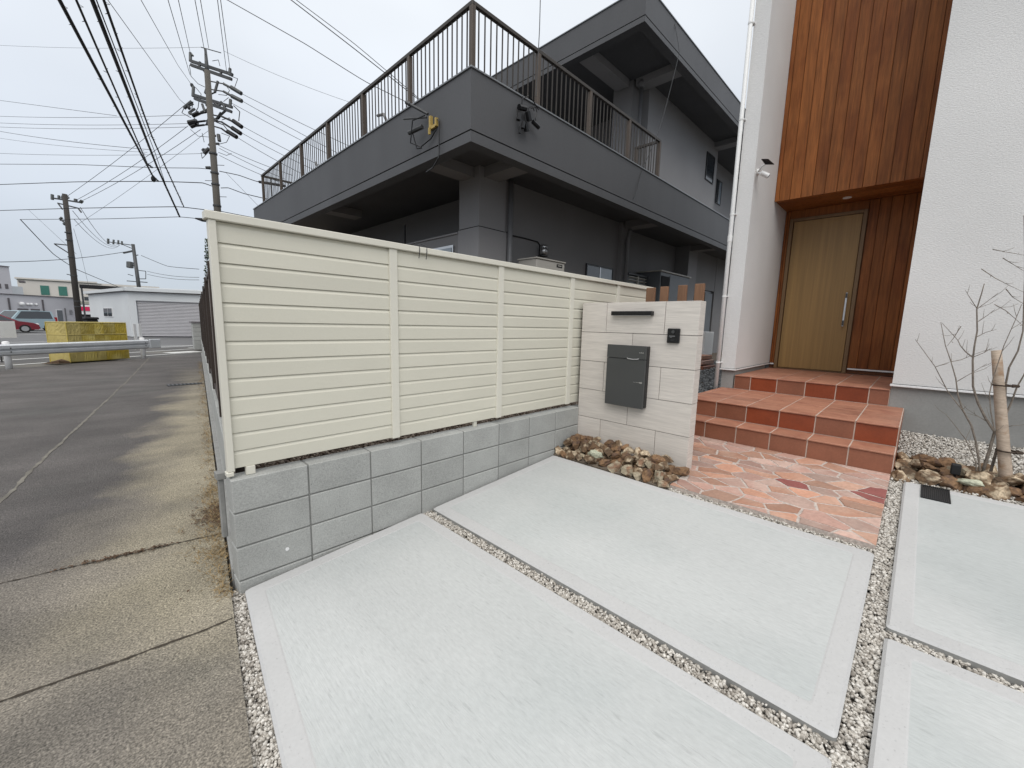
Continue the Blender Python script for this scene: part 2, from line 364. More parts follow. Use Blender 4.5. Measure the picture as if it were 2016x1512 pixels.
mk('lot', (.125, .125, .128), .9, .1, .4, fine=.12, fscale=60)
tag(b.build('parking_lot', M['lot'], origin=(0, 40, -.035)), kind='structure')
b = MB()
def stripe(x0, y0, x1, y1, w_, z=-.028):
    d = Vector((x1-x0, y1-y0)).normalized(); n = Vector((-d.y, d.x))*w_/2
    b.add([(x0+n.x, y0+n.y, z), (x0-n.x, y0-n.y, z), (x1-n.x, y1-n.y, z), (x1+n.x, y1+n.y, z)], [(0, 1, 2, 3)])
ax_, ay_ = .80, .60
for off, w_ in ((1.35, .15), (3.6, .15), (6.0, .15)):
    stripe(-12-.6*off*0, 10.0+off, 9, 25.6+off, w_)
stripe(2.05, 22.45, 3.2, 23.1, .55)
stripe(-9, 41.5, -2.5, 45.5, .15); stripe(-3.2, 33.5, -1.6, 34.2, .15); stripe(2.2, 27.5, 4.4, 28.3, .2); stripe(3.2, 25.8, 4.6, 26.4, .2)
tag(b.build('road_marking', M['line_white'], origin=(0, 22, -.028)), kind='structure')
# faint lengthwise joint and two dirt-filled cracks in the lane
def ribbon(pts, w_, z, wob=.012, seg=.05, sd=1):
    rnd = random.Random(sd); P = []
    for (x0, y0), (x1, y1) in zip(pts, pts[1:]):
        n = max(2, int(math.hypot(x1-x0, y1-y0)/seg))
        for i in range(n): t = i/n; P.append((x0+(x1-x0)*t, y0+(y1-y0)*t))
    P.append(pts[-1]); mb = MB(); V_ = []; o = 0
    for i, (x, y) in enumerate(P):
        q = P[min(i+1, len(P)-1)]; p = P[max(i-1, 0)]; d = Vector((q[0]-p[0], q[1]-p[1])).normalized(); n = Vector((-d.y, d.x))
        o = o*.85+rnd.uniform(-wob, wob)*.5; ww = w_*rnd.uniform(.35, 1.3)/2
        V_ += [(x+n.x*(o+ww), y+n.y*(o+ww), z), (x+n.x*(o-ww), y+n.y*(o-ww), z)]
    mb.add(V_, [(2*i, 2*i+1, 2*i+3, 2*i+2) for i in range(len(P)-1)]); return mb
mk('crack_dirt', (.045, .036, .026), .95, .3, 30.)
mk('joint_pale', (.15, .14, .12), .95, .3, 6., fine=.2)
tag(ribbon([(-6.5, 4.6), (-2, 3.85), (-.5, 3.55), (.52, 3.37)], .012, ROADZ+.004, .006, .02, 3).build('crack', M['crack_dirt']), kind='structure')
tag(ribbon([(-5, 2.85), (-1.5, 2.6), (-.39, 2.41), (.05, 2.355), (.37, 2.33)], .012, ROADZ+.004, .006, .02, 4).build('crack', M['crack_dirt']), kind='structure')
tag(ribbon([(-2.4, -1), (-.70, 4.95), (.35, 12.5), (1.35, 20.2)], .035, ROADZ+.004, .012, .06, 5).build('lane_joint', M['joint_pale']), kind='structure')

# plot ground (soil under gravel) following the slope
b = MB()
poly = [(road_x(-6), -6), (6.4, -6), (6.4, 2.66), (road_x(2.66), 2.66)]
b.add([(x, y, g(x)-.055) for x, y in poly], [(0, 1, 2, 3)])
tag(b.build('plot_ground', M['gravel_bed'], origin=(3, 0, 0)), kind='structure')
b = MB(); b.add([(road_x(2.66)+.1, 2.66, .585), (5.25, 2.66, .585), (5.25, 5.5, .585), (road_x(5.5)+.1, 5.5, .585)], [(0, 1, 2, 3)])
b.add([(5.25, 2.0, .47), (40, 2.0, .47), (40, 40, .47), (5.25, 40, .47)], [(0, 1, 2, 3)])
b.add([(road_x(5.5)+.1, 5.5, .585), (5.25, 5.5, .585), (5.25, 40, .585), (road_x(40)+.1, 40, .585)], [(0, 1, 2, 3)])
tag(b.build('neighbour_ground', M['soil'], origin=(5, 5, .47)), kind='structure')

# ------------------------------------------------------------------ concrete slabs of the drive
drive = thing('driveway', (2, 0, 0), kind='structure')
def slab(poly, label):
    n = len(poly); cx = sum(p[0] for p in poly)/n; cy = sum(p[1] for p in poly)/n
    def ins(P, d):
        out = []
        for i in range(n):
            p0 = Vector(P[i-1]); p = Vector(P[i]); p1 = Vector(P[(i+1) % n]); a = (p-p0).normalized(); c = (p1-p).normalized()
            na = Vector((-a.y, a.x)); nc = Vector((-c.y, c.x)); k = (na+nc); k = k/(k.dot(na)); out.append(tuple(p+k*d))
        return out
    def rnd(P, r):
        out = []
        for i in range(len(P)):
            p0 = Vector(P[i-1]); p = Vector(P[i]); p1 = Vector(P[(i+1) % len(P)])
            A = p+(p0-p).normalized()*r; B = p+(p1-p).normalized()*r
            for t in (0, .33, .67, 1.): out.append(tuple(A*(1-t)**2+p*2*t*(1-t)+B*t*t))
        return out
    L0 = rnd(poly, .02); L1 = rnd(ins(poly, .012), .02); L2 = rnd(ins(poly, .085), .02); L3 = rnd(ins(poly, .092), .02); k = len(L0)
    V_ = [(x, y, g(x)-.10) for x, y in L0]+[(x, y, g(x)-.010) for x, y in L0]+[(x, y, g(x)) for x, y in L1]+[(x, y, g(x)+.0005) for x, y in L2]+[(x, y, g(x)-.0012) for x, y in L3]
    b = MB()
    def ring(i): return [(i*k+j, i*k+(j+1) % k, (i+1)*k+(j+1) % k, (i+1)*k+j) for j in range(k)]
    b.add(V_, []); b.cur = 2
    for q in ring(0): b.f.append(q); b.m.append(2)
    for i in (1, 2, 3):
        for q in ring(i): b.f.append(q); b.m.append(1)
    b.f.append(tuple(4*k+j for j in range(k))); b.m.append(0)
    o = b.build('concrete_slab', [M['slab_brushed'], M['slab_edge'], M['slab_side']], drive); o['label'] = label; return o
slab([(.158, .042), (1.635, .042), (1.635, 2.535), (.468, 2.535)], 'nearest pale slab beside the lane')
slab([(1.725, .042), (3.205, .042), (3.205, 2.53), (1.725, 2.53)], 'pale slab below the stone paving')
slab([(2.51, -2.8), (4.63, -2.8), (4.63, -.045), (2.51, -.045)], 'pale slab with a black drain grate')
slab([(.6, -2.8), (2.43, -2.8), (2.43, -.045), (.6, -.045)], 'pale slab at the lower right')
# drain grate let into the slab
gr = thing('drain_grate', (4.48, -.225, g(4.48)), 'small black slotted drain grate in the corner of the right hand slab', 'drain grate')
def gbox(b, x0, x1, y0, y1, z0, z1):
    k = len(b.v); b.box(x0, x1, y0, y1, z0, z1)
    for i in range(k, len(b.v)): x, y, z = b.v[i]; b.v[i] = (x, y, z+g(x))
b = MB(); gbox(b, 4.325, 4.615, -.305, -.145, -.002, .002); b.build('tray', M['black'], gr)
b = MB()
for a in ((4.325, 4.333, -.305, -.145), (4.607, 4.615, -.305, -.145), (4.333, 4.607, -.305, -.297), (4.333, 4.607, -.153, -.145)): gbox(b, *a, .0025, .008)
b.build('rim', M['black_matt'], gr)
for i in range(13):
    y = -.292+i*.0112; b = MB(); gbox(b, 4.336, 4.604, y, y+.006, .0025, .007); b.build('bar', M['black_matt'], gr)

# ------------------------------------------------------------------ gravel
ICO_V = []
_t = (1+5**.5)/2
for a, c in ((-1, _t), (1, _t), (-1, -_t), (1, -_t)): ICO_V.append((a, c, 0))
for a, c in ((-1, _t), (1, _t), (-1, -_t), (1, -_t)): ICO_V.append((0, a, c))
for a, c in ((-1, _t), (1, _t), (-1, -_t), (1, -_t)): ICO_V.append((c, 0, a))
ICO_V = np.array(ICO_V)/np.linalg.norm(ICO_V[0])
ICO_F = np.array([(0, 11, 5), (0, 5, 1), (0, 1, 7), (0, 7, 10), (0, 10, 11), (1, 5, 9), (5, 11, 4), (11, 10, 2), (10, 7, 6), (7, 1, 8), (3, 9, 4), (3, 4, 2), (3, 2, 6), (3, 6, 8), (3, 8, 9), (4, 9, 5), (2, 4, 11), (6, 2, 10), (8, 6, 7), (9, 8, 1)])
def gravel(name, pts, size, m, label=None, sd=1, flat=.6):
    """many loose stones as one mesh"""
    rg = np.random.default_rng(sd); n = len(pts); pts = np.array(pts)
    sc = size*rg.uniform(.55, 1.25, (n, 1))*np.stack([rg.uniform(.7, 1.25, n), rg.uniform(.6, 1., n), rg.uniform(.45, .8, n)*flat/.6], 1)
    jit = ICO_V[None]*(1+rg.uniform(-.22, .22, (n, 12, 1)))
    q = rg.normal(size=(n, 4)); q[:, 1:3] *= .35; q /= np.linalg.norm(q, axis=1, keepdims=True); w, x, y, z = q.T
    Rm = np.stack([1-2*(y*y+z*z), 2*(x*y-z*w), 2*(x*z+y*w), 2*(x*y+z*w), 1-2*(x*x+z*z), 2*(y*z-x*w), 2*(x*z-y*w), 2*(y*z+x*w), 1-2*(x*x+y*y)], 1).reshape(n, 3, 3)
    V_ = np.einsum('nij,nkj->nki', Rm, jit*sc[:, None, :])+pts[:, None, :]
    O = pts.mean(0); V_ = (V_-O).reshape(-1, 3); F_ = (ICO_F[None]+12*np.arange(n)[:, None, None]).reshape(-1, 3)
    me = bpy.data.meshes.new(name); me.vertices.add(len(V_)); me.vertices.foreach_set('co', V_.ravel().astype('f')); me.loops.add(F_.size); me.loops.foreach_set('vertex_index', F_.ravel().astype('i'))
    me.polygons.add(len(F_)); me.polygons.foreach_set('loop_start', np.arange(0, F_.size, 3, dtype='i')); me.polygons.foreach_set('loop_total', np.full(len(F_), 3, 'i'))
    me.update(calc_edges=True); me.materials.append(m); at = me.attributes.new('tint', 'FLOAT', 'POINT'); tt = np.clip(np.repeat(rg.beta(2.2, 1.8, n), 12), 0, 1); at.data.foreach_set('value', tt.astype('f'))
    o = bpy.data.objects.new(name, me); o.location = O; C.objects.link(o); LOC[o.name] = Vector(O); tag(o, label, 'gravel', kind='stuff'); return o
def scatter(x0, x1, y0, y1, n, zf, sd, layers=2, dz=.008, cond=None):
    r = random.Random(sd); out = []
    while len(out) < n:
        x = r.uniform(x0, x1); y = r.uniform(y0, y1)
        if cond and not cond(x, y): continue
        out.append((x, y, zf(x)+r.uniform(-1, 1)*dz))
    return out
gz = lambda x: g(x)-.034
P_ = scatter(1.635, 1.725, .0, 2.56, 3600, gz, 1)+scatter(.25, 4.7, -.046, .043, 6500, gz, 2)
gravel('gravel', P_, .0096, M['gravel'], 'pale pebbles filling the joints between the concrete slabs', 3)
P_ = scatter(2.43, 2.51, -2.8, -.045, 3200, gz, 5)+scatter(3.205, 3.30, .0, 1.5, 2000, gz, 8)
gravel('gravel', P_, .0096, M['gravel'], 'pale pebbles in the cross joints of the right slabs and below the paving', 4)
P_ = scatter(.1, .50, -.3, 2.60, 6000, lambda x: -.052, 9, dz=.012, cond=lambda x, y: road_x(y)-.01 < x < .152+.1245*y+.014)
gravel('gravel', P_, .0095, M['gravel'], 'brownish pebbles in the narrow strip between the lane and the nearest slab', 6)
P_ = scatter(4.64, 6.37, -2.6, .03, 21000, lambda x: g(x)-.015, 12, dz=.010)
gravel('gravel', P_, .0125, M['gravel'], 'white pebble bed along the grey foundation below the white wall', 7)
P_ = scatter(.6, 5.3, 2.655, 2.82, 3800, lambda x: .603, 13, dz=.012)
gravel('gravel', P_, .0120, M['gravel_brown'], 'brown stones behind the gap under the cream fence', 8)
P_ = scatter(5.3, 14.5, 2.0, 4.6, 9000, lambda x: .485, 14, dz=.01)
gravel('gravel', P_, .030, M['gravel_grey'], 'dark grey stones beside the downpipe behind the tiled gate wall', 9)

# dead grass and leaf litter along the edge of the lane
def blades(name, spots, m, label, sd, h=.06):
    r = random.Random(sd); b = MB()
    for x, y, z, k in spots:
        for _ in range(k):
            a = r.uniform(0, 6.28); dx, dy = math.cos(a), math.sin(a); L_ = r.uniform(.3, 1)*h; px, py = x+r.gauss(0, .018), y+r.gauss(0, .04); w_ = .0022; up = r.uniform(.1, .8)*L_
            b.add([(px-dy*w_, py+dx*w_, z), (px+dy*w_, py-dx*w_, z), (px+dx*L_, py+dy*L_, z+up)], [(0, 1, 2)])
    return tag(b.build(name, m), label, name.replace('_', ' '), kind='stuff')
r_ = random.Random(5); sp = []
for i in range(420):
    y = 2.6+r_.random()**1.4*15; x = road_x(y)-abs(r_.gauss(0, .05))-.005; sp.append((x, y, ROADZ, 7))
for i in range(90):
    y = r_.uniform(3.0, 4.4); sp.append((road_x(y)-abs(r_.gauss(0, .08)), y, ROADZ, 9))
blades('dry_grass', sp, M['dry_grass'], 'dead straw coloured grass along the foot of the brown fence', 6)
b = MB()
for i in range(900):
    if i < 380: y = r_.gauss(3.75, .13); x = road_x(y)-abs(r_.gauss(0, .09))
    elif i < 700: y = 2.6+r_.random()*13; x = road_x(y)-abs(r_.gauss(0, .10))
    else: t = r_.gauss(.48, .13); y = 3.37+.18*t+r_.gauss(0, .012); x = .5-1.0*t+r_.gauss(0, .02)
    a = r_.uniform(0, 3.14); s_ = r_.uniform(.004, .014); z = ROADZ+.006+r_.random()*.008; c_, n_ = math.cos(a)*s_, math.sin(a)*s_
    b.add([(x-c_, y-n_, z), (x+n_*.5, y-c_*.5, z+r_.random()*.006), (x+c_, y+n_, z), (x-n_*.5, y+c_*.5, z+.004)], [(0, 1, 2, 3)])
tag(b.build('leaf_litter', M['leaf_litter']), 'small brown dead leaves gathered along the edge of the lane', 'leaf litter', kind='stuff')

# ------------------------------------------------------------------ block wall under the cream fence
bw = thing('block_wall', (2.0, 2.61, 0), 'low wall of grey concrete blocks under the cream fence', 'wall')
b = MB(); b.box(.452, 3.75, 2.557, 2.668, -.3, .624); b.build('mortar', M['mortar'], bw)
joints = [.443, .842, 1.243, 1.643, 2.045, 2.445, 2.845, 3.245, 3.64]
zc_ = [.627, .434, .2335, .0335, -.1665]
for k in range(4):
    z1 = zc_[k]-(.004 if k else 0); z0 = zc_[k+1]+.004
    for x0, x1 in zip(joints, joints[1:]):
        if z1 < g(x0)-.06: continue
        piece('block', x0+.004, x1-.004, 2.549, 2.674, z0, z1, M['block'], bw, .005)
b = MB(); b.cbox(.66, .668, 2.546, 2.549, .14, .15, .001); 
b = MB(); b.tube([(.70, 2.5485, .135), (.70, 2.547, .135)], .011, 10); b.build('plug', M['white_trim'], bw)
# block wall along the lane
lw = thing('lane_wall', (road_x(9)+.08, 9, 0), 'long low grey block wall along the lane under the brown fence', 'wall')
D_ = Vector((.14, 1)).normalized(); ax = (D_.x, D_.y)
b = MB(); b.obox((road_x(2.7)+.115, 2.7, 0), ax, 18.6, -.05, .05, -.2, .56); b.build('mortar', M['mortar'], lw)
b = MB(); b.obox((road_x(2.7)+.045, 2.7, 0), ax, 18.6, -.03, .03, -.2, .045, .006); b.build('kerb', M['slab_side'], lw)
for k in range(3):
    for i in range(46):
        o = i*.4+2.78; b = MB()
        key = ('lane_block',)
        if key not in _cache:
            q = MB(); q.obox((0, 0, 0), ax, .392, -.06, .06, 0, .192, .004); me = bpy.data.meshes.new('block'); me.from_pydata(q.v, [], q.f); me.materials.append(M['block']); _cache[key] = me
        if i % 1 == 0:
            ob = bpy.data.objects.new('block', _cache[key]); C.objects.link(ob); ob.parent = lw
            ob.location = Vector((road_x(o)+.115, o, -.02+k*.197))-wloc(lw)

# ------------------------------------------------------------------ cream fence
cf = thing('cream_fence', (2.8, 2.63, .67), 'long cream fence of horizontal boards standing on the block wall', 'fence')
fy = 2.60
stiles = [(.443, .476), (1.432, 1.490), (2.444, 2.506), (3.455, 3.520), (4.36, 4.42), (5.195, 5.250)]
zj = [1.985]+[1.881-.10055*i for i in range(12)]+[.677]
for (a0, a1), (b0, b1) in zip(stiles, stiles[1:]):
    X0, X1 = a1-.002, b0+.002
    for k in range(13):
        zt, zb_ = zj[k], zj[k+1]
        key = ('board', round(X1-X0, 3), round(zt-zb_, 3))
        if key not in _cache:
            w_ = (X1-X0)/2; h_ = zt-zb_; prof = [(.020, h_+.001), (.0105, h_-.0015), (.0095, h_-.0015), (.0, h_-.022), (.0, .001), (.001, .0), (.022, .0), (.022, h_+.001)]
            n = len(prof); V_ = [(-w_, p, z) for p, z in prof]+[(w_, p, z) for p, z in prof]
            q = MB(); q.add(V_, [(i, n+i, n+(i+1) % n, (i+1) % n) for i in range(n)]+[tuple(range(n)), tuple(range(n, 2*n))[::-1]])
            me = bpy.data.meshes.new('board'); me.from_pydata(q.v, [], q.f); me.update(); me.materials.append(M['cream']); _cache[key] = me
        o = bpy.data.objects.new('board', _cache[key]); C.objects.link(o); o.parent = cf; o.location = Vector(((X0+X1)/2, fy+.002, zb_))-wloc(cf)
for i, (a0, a1) in enumerate(stiles):
    piece('stile', a0, a1, fy-.012 if i not in (0, 5) else fy-.016, fy+.035, .665 if i == 0 else .672, 1.985, M['cream_trim'], cf, .0025)
    piece('post', (a0+a1)/2-.03+(.05 if i == 0 else 0), (a0+a1)/2+.03+(.05 if i == 0 else 0), fy+.036, fy+.096, .69, 1.98, M['cream_trim'], cf, .003)
piece('top_rail', .430, 5.262, fy-.024, fy+.045, 1.986, 2.026, M['cream_trim'], cf, .003)
piece('bottom_cap', .436, .470, fy-.020, fy+.035, .640, .664, M['cream_trim'], cf, .003)
b = MB(); b.cbox(.53, .575, fy-.006, fy+.03, .628, .676, .002); b.build('foot_bracket', M['cream_trim'], cf)
b = MB(); b.cbox(2.20, 2.235, fy+.010, fy+.03, .628, .676, .002); b.build('foot_bracket', M['cream_trim'], cf)
b = MB()
for x in (1.66, 1.72): b.tube([(x-.012, fy-.03, 1.945), (x-.004, fy-.028, 2.00), (x, fy-.02, 2.035), (x, fy+.05, 2.06)], .003, 5)
tag(b.build('cable_tie', M['black']), 'black cable ties looped over the top rail of the cream fence', 'cable tie')

# ------------------------------------------------------------------ brown fence along the lane
bf = thing('brown_fence', (road_x(9)+.14, 9, .55), 'dark brown metal fence seen edge on beside the lane', 'fence')
def lane_pt(o, off): return (road_x(o)+off, o, 0)
posts = [2.74, 4.6, 6.5, 8.4, 10.3, 12.2, 14.1, 16.0, 17.9, 19.8]
for i, o in enumerate(posts):
    b = MB(); b.obox((road_x(o)+.095, o, 0), ax, .06, -.03, .03, .57, 2.0, .003); b.build('post', M['brown_fence'], bf)
for i, (o0, o1) in enumerate(zip(posts, posts[1:])):
    L_ = (o1-o0)/D_.y-.06
    for k in range(11):
        z = .68+k*.118
        key = ('bslat', k == 99)
        if key not in _cache:
            q = MB(); q.obox((0, 0, 0), ax, 1.86, -.009, .009, 0, .108, .002); me = bpy.data.meshes.new('slat'); me.from_pydata(q.v, [], q.f); me.materials.append(M['brown_fence']); _cache[key] = me
        ob = bpy.data.objects.new('slat', _cache[key]); C.objects.link(ob); ob.parent = bf; ob.location = Vector((road_x(o0+.06)+.11, o0+.06, z))-wloc(bf)
for z in (.60, 1.94):
    b = MB(); b.obox((road_x(2.75)+.10, 2.75, 0), ax, 17.2, -.02, .02, z, z+.05, .003); b.build('rail', M['brown_fence'], bf)
for dz in (0,):
    b = MB(); b.obox((road_x(2.71)+.06, 2.71, 0), ax, .03, -.012, .012, .60, 1.98, .003); b.build('end_stile', M['fence_post_light'], bf)
for o in (3.6, 5.4, 7.3):
    b = MB(); b.obox((road_x(o)+.085, o, 0), ax, .035, -.006, .006, .64, 1.9, .002); b.build('upright', M['fence_post_light'], bf)
b = MB(); b.cbox(.415, .44, 2.70, 2.74, .25, .60, .003); b.cbox(.405, .455, 2.685, 2.75, .60, .64, .003); tag(b.build('fence_bracket', M['slab_side']), 'small grey bracket at the corner where the cream and brown fences meet', 'bracket')

# ------------------------------------------------------------------ gate wall with tiles
gw = thing('gate_wall', (3.70, 1.96, .18), 'short upright gate wall clad in pale beige stone tiles', 'wall')
GX0, GX1, GY0, GY1, GT = 3.64, 3.765, 1.358, 2.560, 1.737
b = MB(); b.box(GX0+.011, GX1-.002, GY0+.011, GY1-.003, .1, GT-.008); b.build('core', M['joint_dark'], gw)
rows = [(1.737, 1.4405, (2.267, 1.660)), (1.4405, 1.1405, (1.968,)), (1.1405, .8385, (2.265, 1.664)), (.8385, .5375, (1.973,)), (.5375, .236, (2.273, 1.671)), (.236, .02, (1.97,))]
J = .0024
for zt, zb_, js in rows:
    edges = [GY1]+list(js)+[GY0]
    for a, c in zip(edges, edges[1:]):
        piece('tile', GX0, GX0+.012, c+(J if c != GY0 else 0), a-(J if a != GY1 else 0), zb_+J, zt-(J if zt < 1.7 else 0), M['gate_tile'], gw, .0012)
    piece('side_tile', GX0+.0125, GX1, GY0, GY0+.012, zb_+J, zt-(J if zt < 1.7 else 0), M['gate_tile'], gw, .0012)
piece('cap_tile', GX0+.0125, GX1, GY0+.0125, GY1, GT-.010, GT-.001, M['gate_tile'], gw, .001)

lt = thing('wall_light', (3.62, 1.977, 1.61), 'slim black bar light mounted near the top of the tiled gate wall', 'wall light')
b = MB(); b.cbox(3.585, 3.64, 1.767, 2.187, 1.611, 1.651, .003); b.build('housing', M['black'], lt)
b = MB(); b.cbox(3.60, 3.63, 1.79, 2.165, 1.607, 1.611, .001); b.build('diffuser', M['white_plastic'], lt)

pb = thing('letterbox', (3.60, 1.975, .735), 'dark grey metal letterbox on the front of the tiled gate wall', 'letterbox')
b = MB(); b.cbox(3.585, 3.64, 1.778, 2.186, .74, 1.325, .004); b.build('body', M['black'], pb)
b = MB(); b.cbox(3.560, 3.584, 1.780, 2.188, .735, 1.199, .003); dr = b.build('door', M['postbox'], pb)
b = MB(); b.cbox(3.556, 3.584, 1.780, 2.188, 1.203, 1.329, .003); fl = b.build('flap', M['postbox'], pb)
b = MB(); b.tube([(3.556, 1.965, 1.208), (3.550, 1.95, 1.203), (3.548, 1.90, 1.200), (3.550, 1.86, 1.203), (3.556, 1.845, 1.208)], .0035, 6); b.build('handle', M['silver'], fl)
b = MB(); b.tube([(3.559, 1.806, .985), (3.5555, 1.806, .985)], .009, 12); b.build('lock', M['silver'], dr)
b = MB()
for y, w_ in ((1.875, .0008), (1.845, .0012)): b.box(3.5592, 3.5599, y-.014, y+.014, .984, .984+w_*2)
b.box(3.5592, 3.5599, 1.817, 1.829, .98, .99); b.build('dial_marks', M['silver'], dr)
b = MB()
for i, (h_) in enumerate((.007, .005, .008, .005, .006)): b.box(3.5552, 3.5559, 1.80+i*.0095, 1.8065+i*.0095, 1.262, 1.262+h_)
b.build('emblem', M['silver'], fl)

ic = thing('intercom', (3.63, 1.56, 1.37), 'small black video intercom on the right side of the tiled gate wall', 'intercom')
b = MB(); b.cbox(3.612, 3.64, 1.508, 1.618, 1.368, 1.498, .006); b.build('body', M['black'], ic)
b = MB(); b.tube([(3.612, 1.563, 1.468), (3.606, 1.563, 1.468)], .014, 16); b.build('lens', M['steel_dull'], ic)
b = MB(); b.box(3.6112, 3.6118, 1.545, 1.598, 1.428, 1.432); b.box(3.6112, 3.6118, 1.572, 1.590, 1.418, 1.4205); b.build('marks', M['ceramic'], ic)
b = MB(); b.cbox(3.608, 3.612, 1.545, 1.580, 1.385, 1.405, .002); b.build('button', M['black_matt'], ic)

# ------------------------------------------------------------------ crazy paving
pav = thing('stone_path', (4.0, .9, g(4)), kind='structure')
b = MB(); PX0, PX1, PY0, PY1 = 3.300, 4.722, .043, 1.97
b.prism([(PX0, PY0), (PX1, PY0), (PX1, 1.352), (PX0, 1.352)], lambda x, y: g(x)-.06, lambda x, y: g(x)-.001); b.prism([(3.70, 1.353), (PX1, 1.353), (PX1, PY1), (3.70, PY1)], lambda x, y: g(x)-.06, lambda x, y: g(x)-.001); b.build('mortar_bed', M['flag_joint'], pav)
rv = random.Random(21)
seeds = []
while len(seeds) < 104:
    p = (rv.uniform(PX0, PX1), rv.uniform(PY0, PY1))
    if all(math.hypot((p[0]-q[0])*1.0, (p[1]-q[1])*.62) > .076*rv.uniform(.8,1.35) for q in seeds) or rv.random() < .004: seeds.append(p)
def clip(poly, nx, ny, d):
    out = []
    for i in range(len(poly)):
        a, c = poly[i], poly[(i+1) % len(poly)]; da = a[0]*nx+a[1]*ny-d; dc = c[0]*nx+c[1]*ny-d
        if da <= 0: out.append(a)
        if da*dc < 0: t = da/(da-dc); out.append((a[0]+(c[0]-a[0])*t, a[1]+(c[1]-a[1])*t))
    return out
def rvh(i, j): a, c = min(i, j), max(i, j); return (math.sin(a*12.9898+c*78.233)*43758.5 % 1-.5)*(1 if i < j else -1)
for i, s in enumerate(seeds):
    ang = rv.uniform(-.3, .3); YM = 1.352 if s[0] < 3.765 else PY1; poly = [(PX0, PY0), (PX1, PY0), (PX1, YM), (PX0, YM)]
    if s[0] < 3.765 and s[1] > 1.36: continue
    for j, q in enumerate(seeds):
        if i == j: continue
        nx, ny = q[0]-s[0], (q[1]-s[1])*.42+(rvh(i, j))*.05; L_ = math.hypot(nx, ny)
        nx /= L_; ny /= L_; mx_, my_ = (s[0]+q[0])/2, (s[1]+q[1])/2; poly = clip(poly, nx, ny, mx_*nx+my_*ny-.0078)
        if len(poly) < 3: break
    if len(poly) < 3: continue
    # chip the straight edges a little
    pp = []
    for a, c in zip(poly, poly[1:]+poly[:1]):
        pp.append(a); L_ = math.hypot(c[0]-a[0], c[1]-a[1])
        if L_ > .06:
            mxx, myy = (a[0]+c[0])/2, (a[1]+c[1])/2; k = rv.uniform(.0, .05); pp.append((mxx+(s[0]-mxx)*k, myy+(s[1]-myy)*k))
    h_ = rv.uniform(.002, .006); tx, ty = rv.uniform(-.01, .01), rv.uniform(-.01, .01)
    b = MB(); b.prism(pp, lambda x, y: g(x)-.004, lambda x, y: g(x)+h_+tx*(x-s[0])+ty*(y-s[1]), .006, .002)
    m_ = M['flag_a'] if rv.random() < .6 else M['flag_b']
    if (abs(s[0]-4.15) < .09 and abs(s[1]-.12) < .10) or (abs(s[0]-3.95) < .08 and abs(s[1]-.55) < .06): m_ = M['flag_dark']
    b.build('stone', m_, pav)

# ------------------------------------------------------------------ entrance steps
st = thing('front_steps', (5.8, 1.0, .3), 'three terracotta tiled steps leading up to the wooden front door', 'steps')
z1, z2, z3 = .478, .668, .863
ycuts = [.036, .343, .652, .966, 1.280, 1.598, 1.912, 1.975]
b = MB(); b.box(4.731, 5.045, .034, 1.977, .05, z1-.004); b.box(5.037, 6.372, .0345, 1.9765, .05, z2-.004); b.box(6.365, 8.2, .170, 1.812, .05, z3-.004); b.build('base', M['grout'], st)
q_ = .0052
def tread_row(x0, x1, z, cuts, nose):
    for a, c in zip(cuts, cuts[1:]): piece('tread_tile', x0+(q_ if not nose else 0), x1-q_, a+q_, c-q_, z-.016, z, M['terracotta'], st, .004 if nose else .0015)
def riser_row(x, z0, z1_, cuts, pat):
    for i, (a, c) in enumerate(zip(cuts, cuts[1:])): piece('riser_tile', x, x+.012, a+q_, c-q_, z0+q_, z1_-.0185, M['riser_red' if pat[i % len(pat)] else 'riser_brown'], st, .0012)
cuts = ycuts[:-1]; cuts[-1] = 1.912; cuts = cuts+[1.975]
tread_row(4.715, 5.038, z1, cuts, True); riser_row(4.728, .28, z1, cuts, (0, 0, 0, 0, 0, 0))
tread_row(5.020, 5.352, z2, cuts, True); riser_row(5.034, z1, z2, cuts, (1, 0, 1, 1, 0, 0))
for k in range(3): tread_row(5.352+k*.3375, 5.352+(k+1)*.3375, z2, cuts, False)
c3 = [.170, .352, .662, .976, 1.290, 1.606, 1.812]
tread_row(6.350, 6.68, z3, c3, True); riser_row(6.362, z2, z3, c3, (0, 1, 1, 0, 1, 0))
for k in range(5): tread_row(6.68+k*.305, 6.68+(k+1)*.305, z3, c3, False)
for (x0, x1, zz0, zz1) in ((4.728, 5.034, .28, z1), (5.036, 5.36, .28, z2), (5.362, 5.69, .3, z2), (5.692, 6.02, .3, z2), (6.022, 6.35, .3, z2)):
    piece('side_tile', x0+q_, x1-q_, .030, .041, zz0+q_, zz1-.0185, M['riser_brown'], st, .0012)
    piece('side_tile', x0+q_, x1-q_, 1.970, 1.981, zz0+q_, zz1-.0185, M['riser_brown'], st, .0012)

# ------------------------------------------------------------------ white house
ho = thing('white_house', (9, -1, .3), 'white rendered house with a recessed wooden entrance', 'house')
HT = 7.6
b = MB(); b.box(6.345, 8.25, -7, .165, .93, HT); b.box(8.25, 14, -7, 2.0, .93, HT); b.box(6.335, 8.25, 1.815, 2.003, .945, HT); b.build('wall', M['plaster'], ho)
b = MB(); b.box(7.44, 8.24, .166, 1.814, 3.46, HT-.01); b.build('canopy_core', M['wood_dark'], ho)
b = MB(); b.box(6.376, 13.9, -6.9, .168, .1, .93); b.box(6.365, 8.0, 1.829, 1.990, .1, .93); b.box(8.26, 13.9, 0, 1.98, .1, .93); b.build('foundation', M['foundation'], ho)
b = MB(); b.cbox(6.325, 6.40, -7, .182, .905, .9285, .003); b.cbox(6.318, 6.40, 1.797, 2.012, .925, .944, .003); b.cbox(6.40, 8.20, 1.797, 1.8148, .925, .944, .003)
b.build('base_flashing', M['white_trim'], ho)
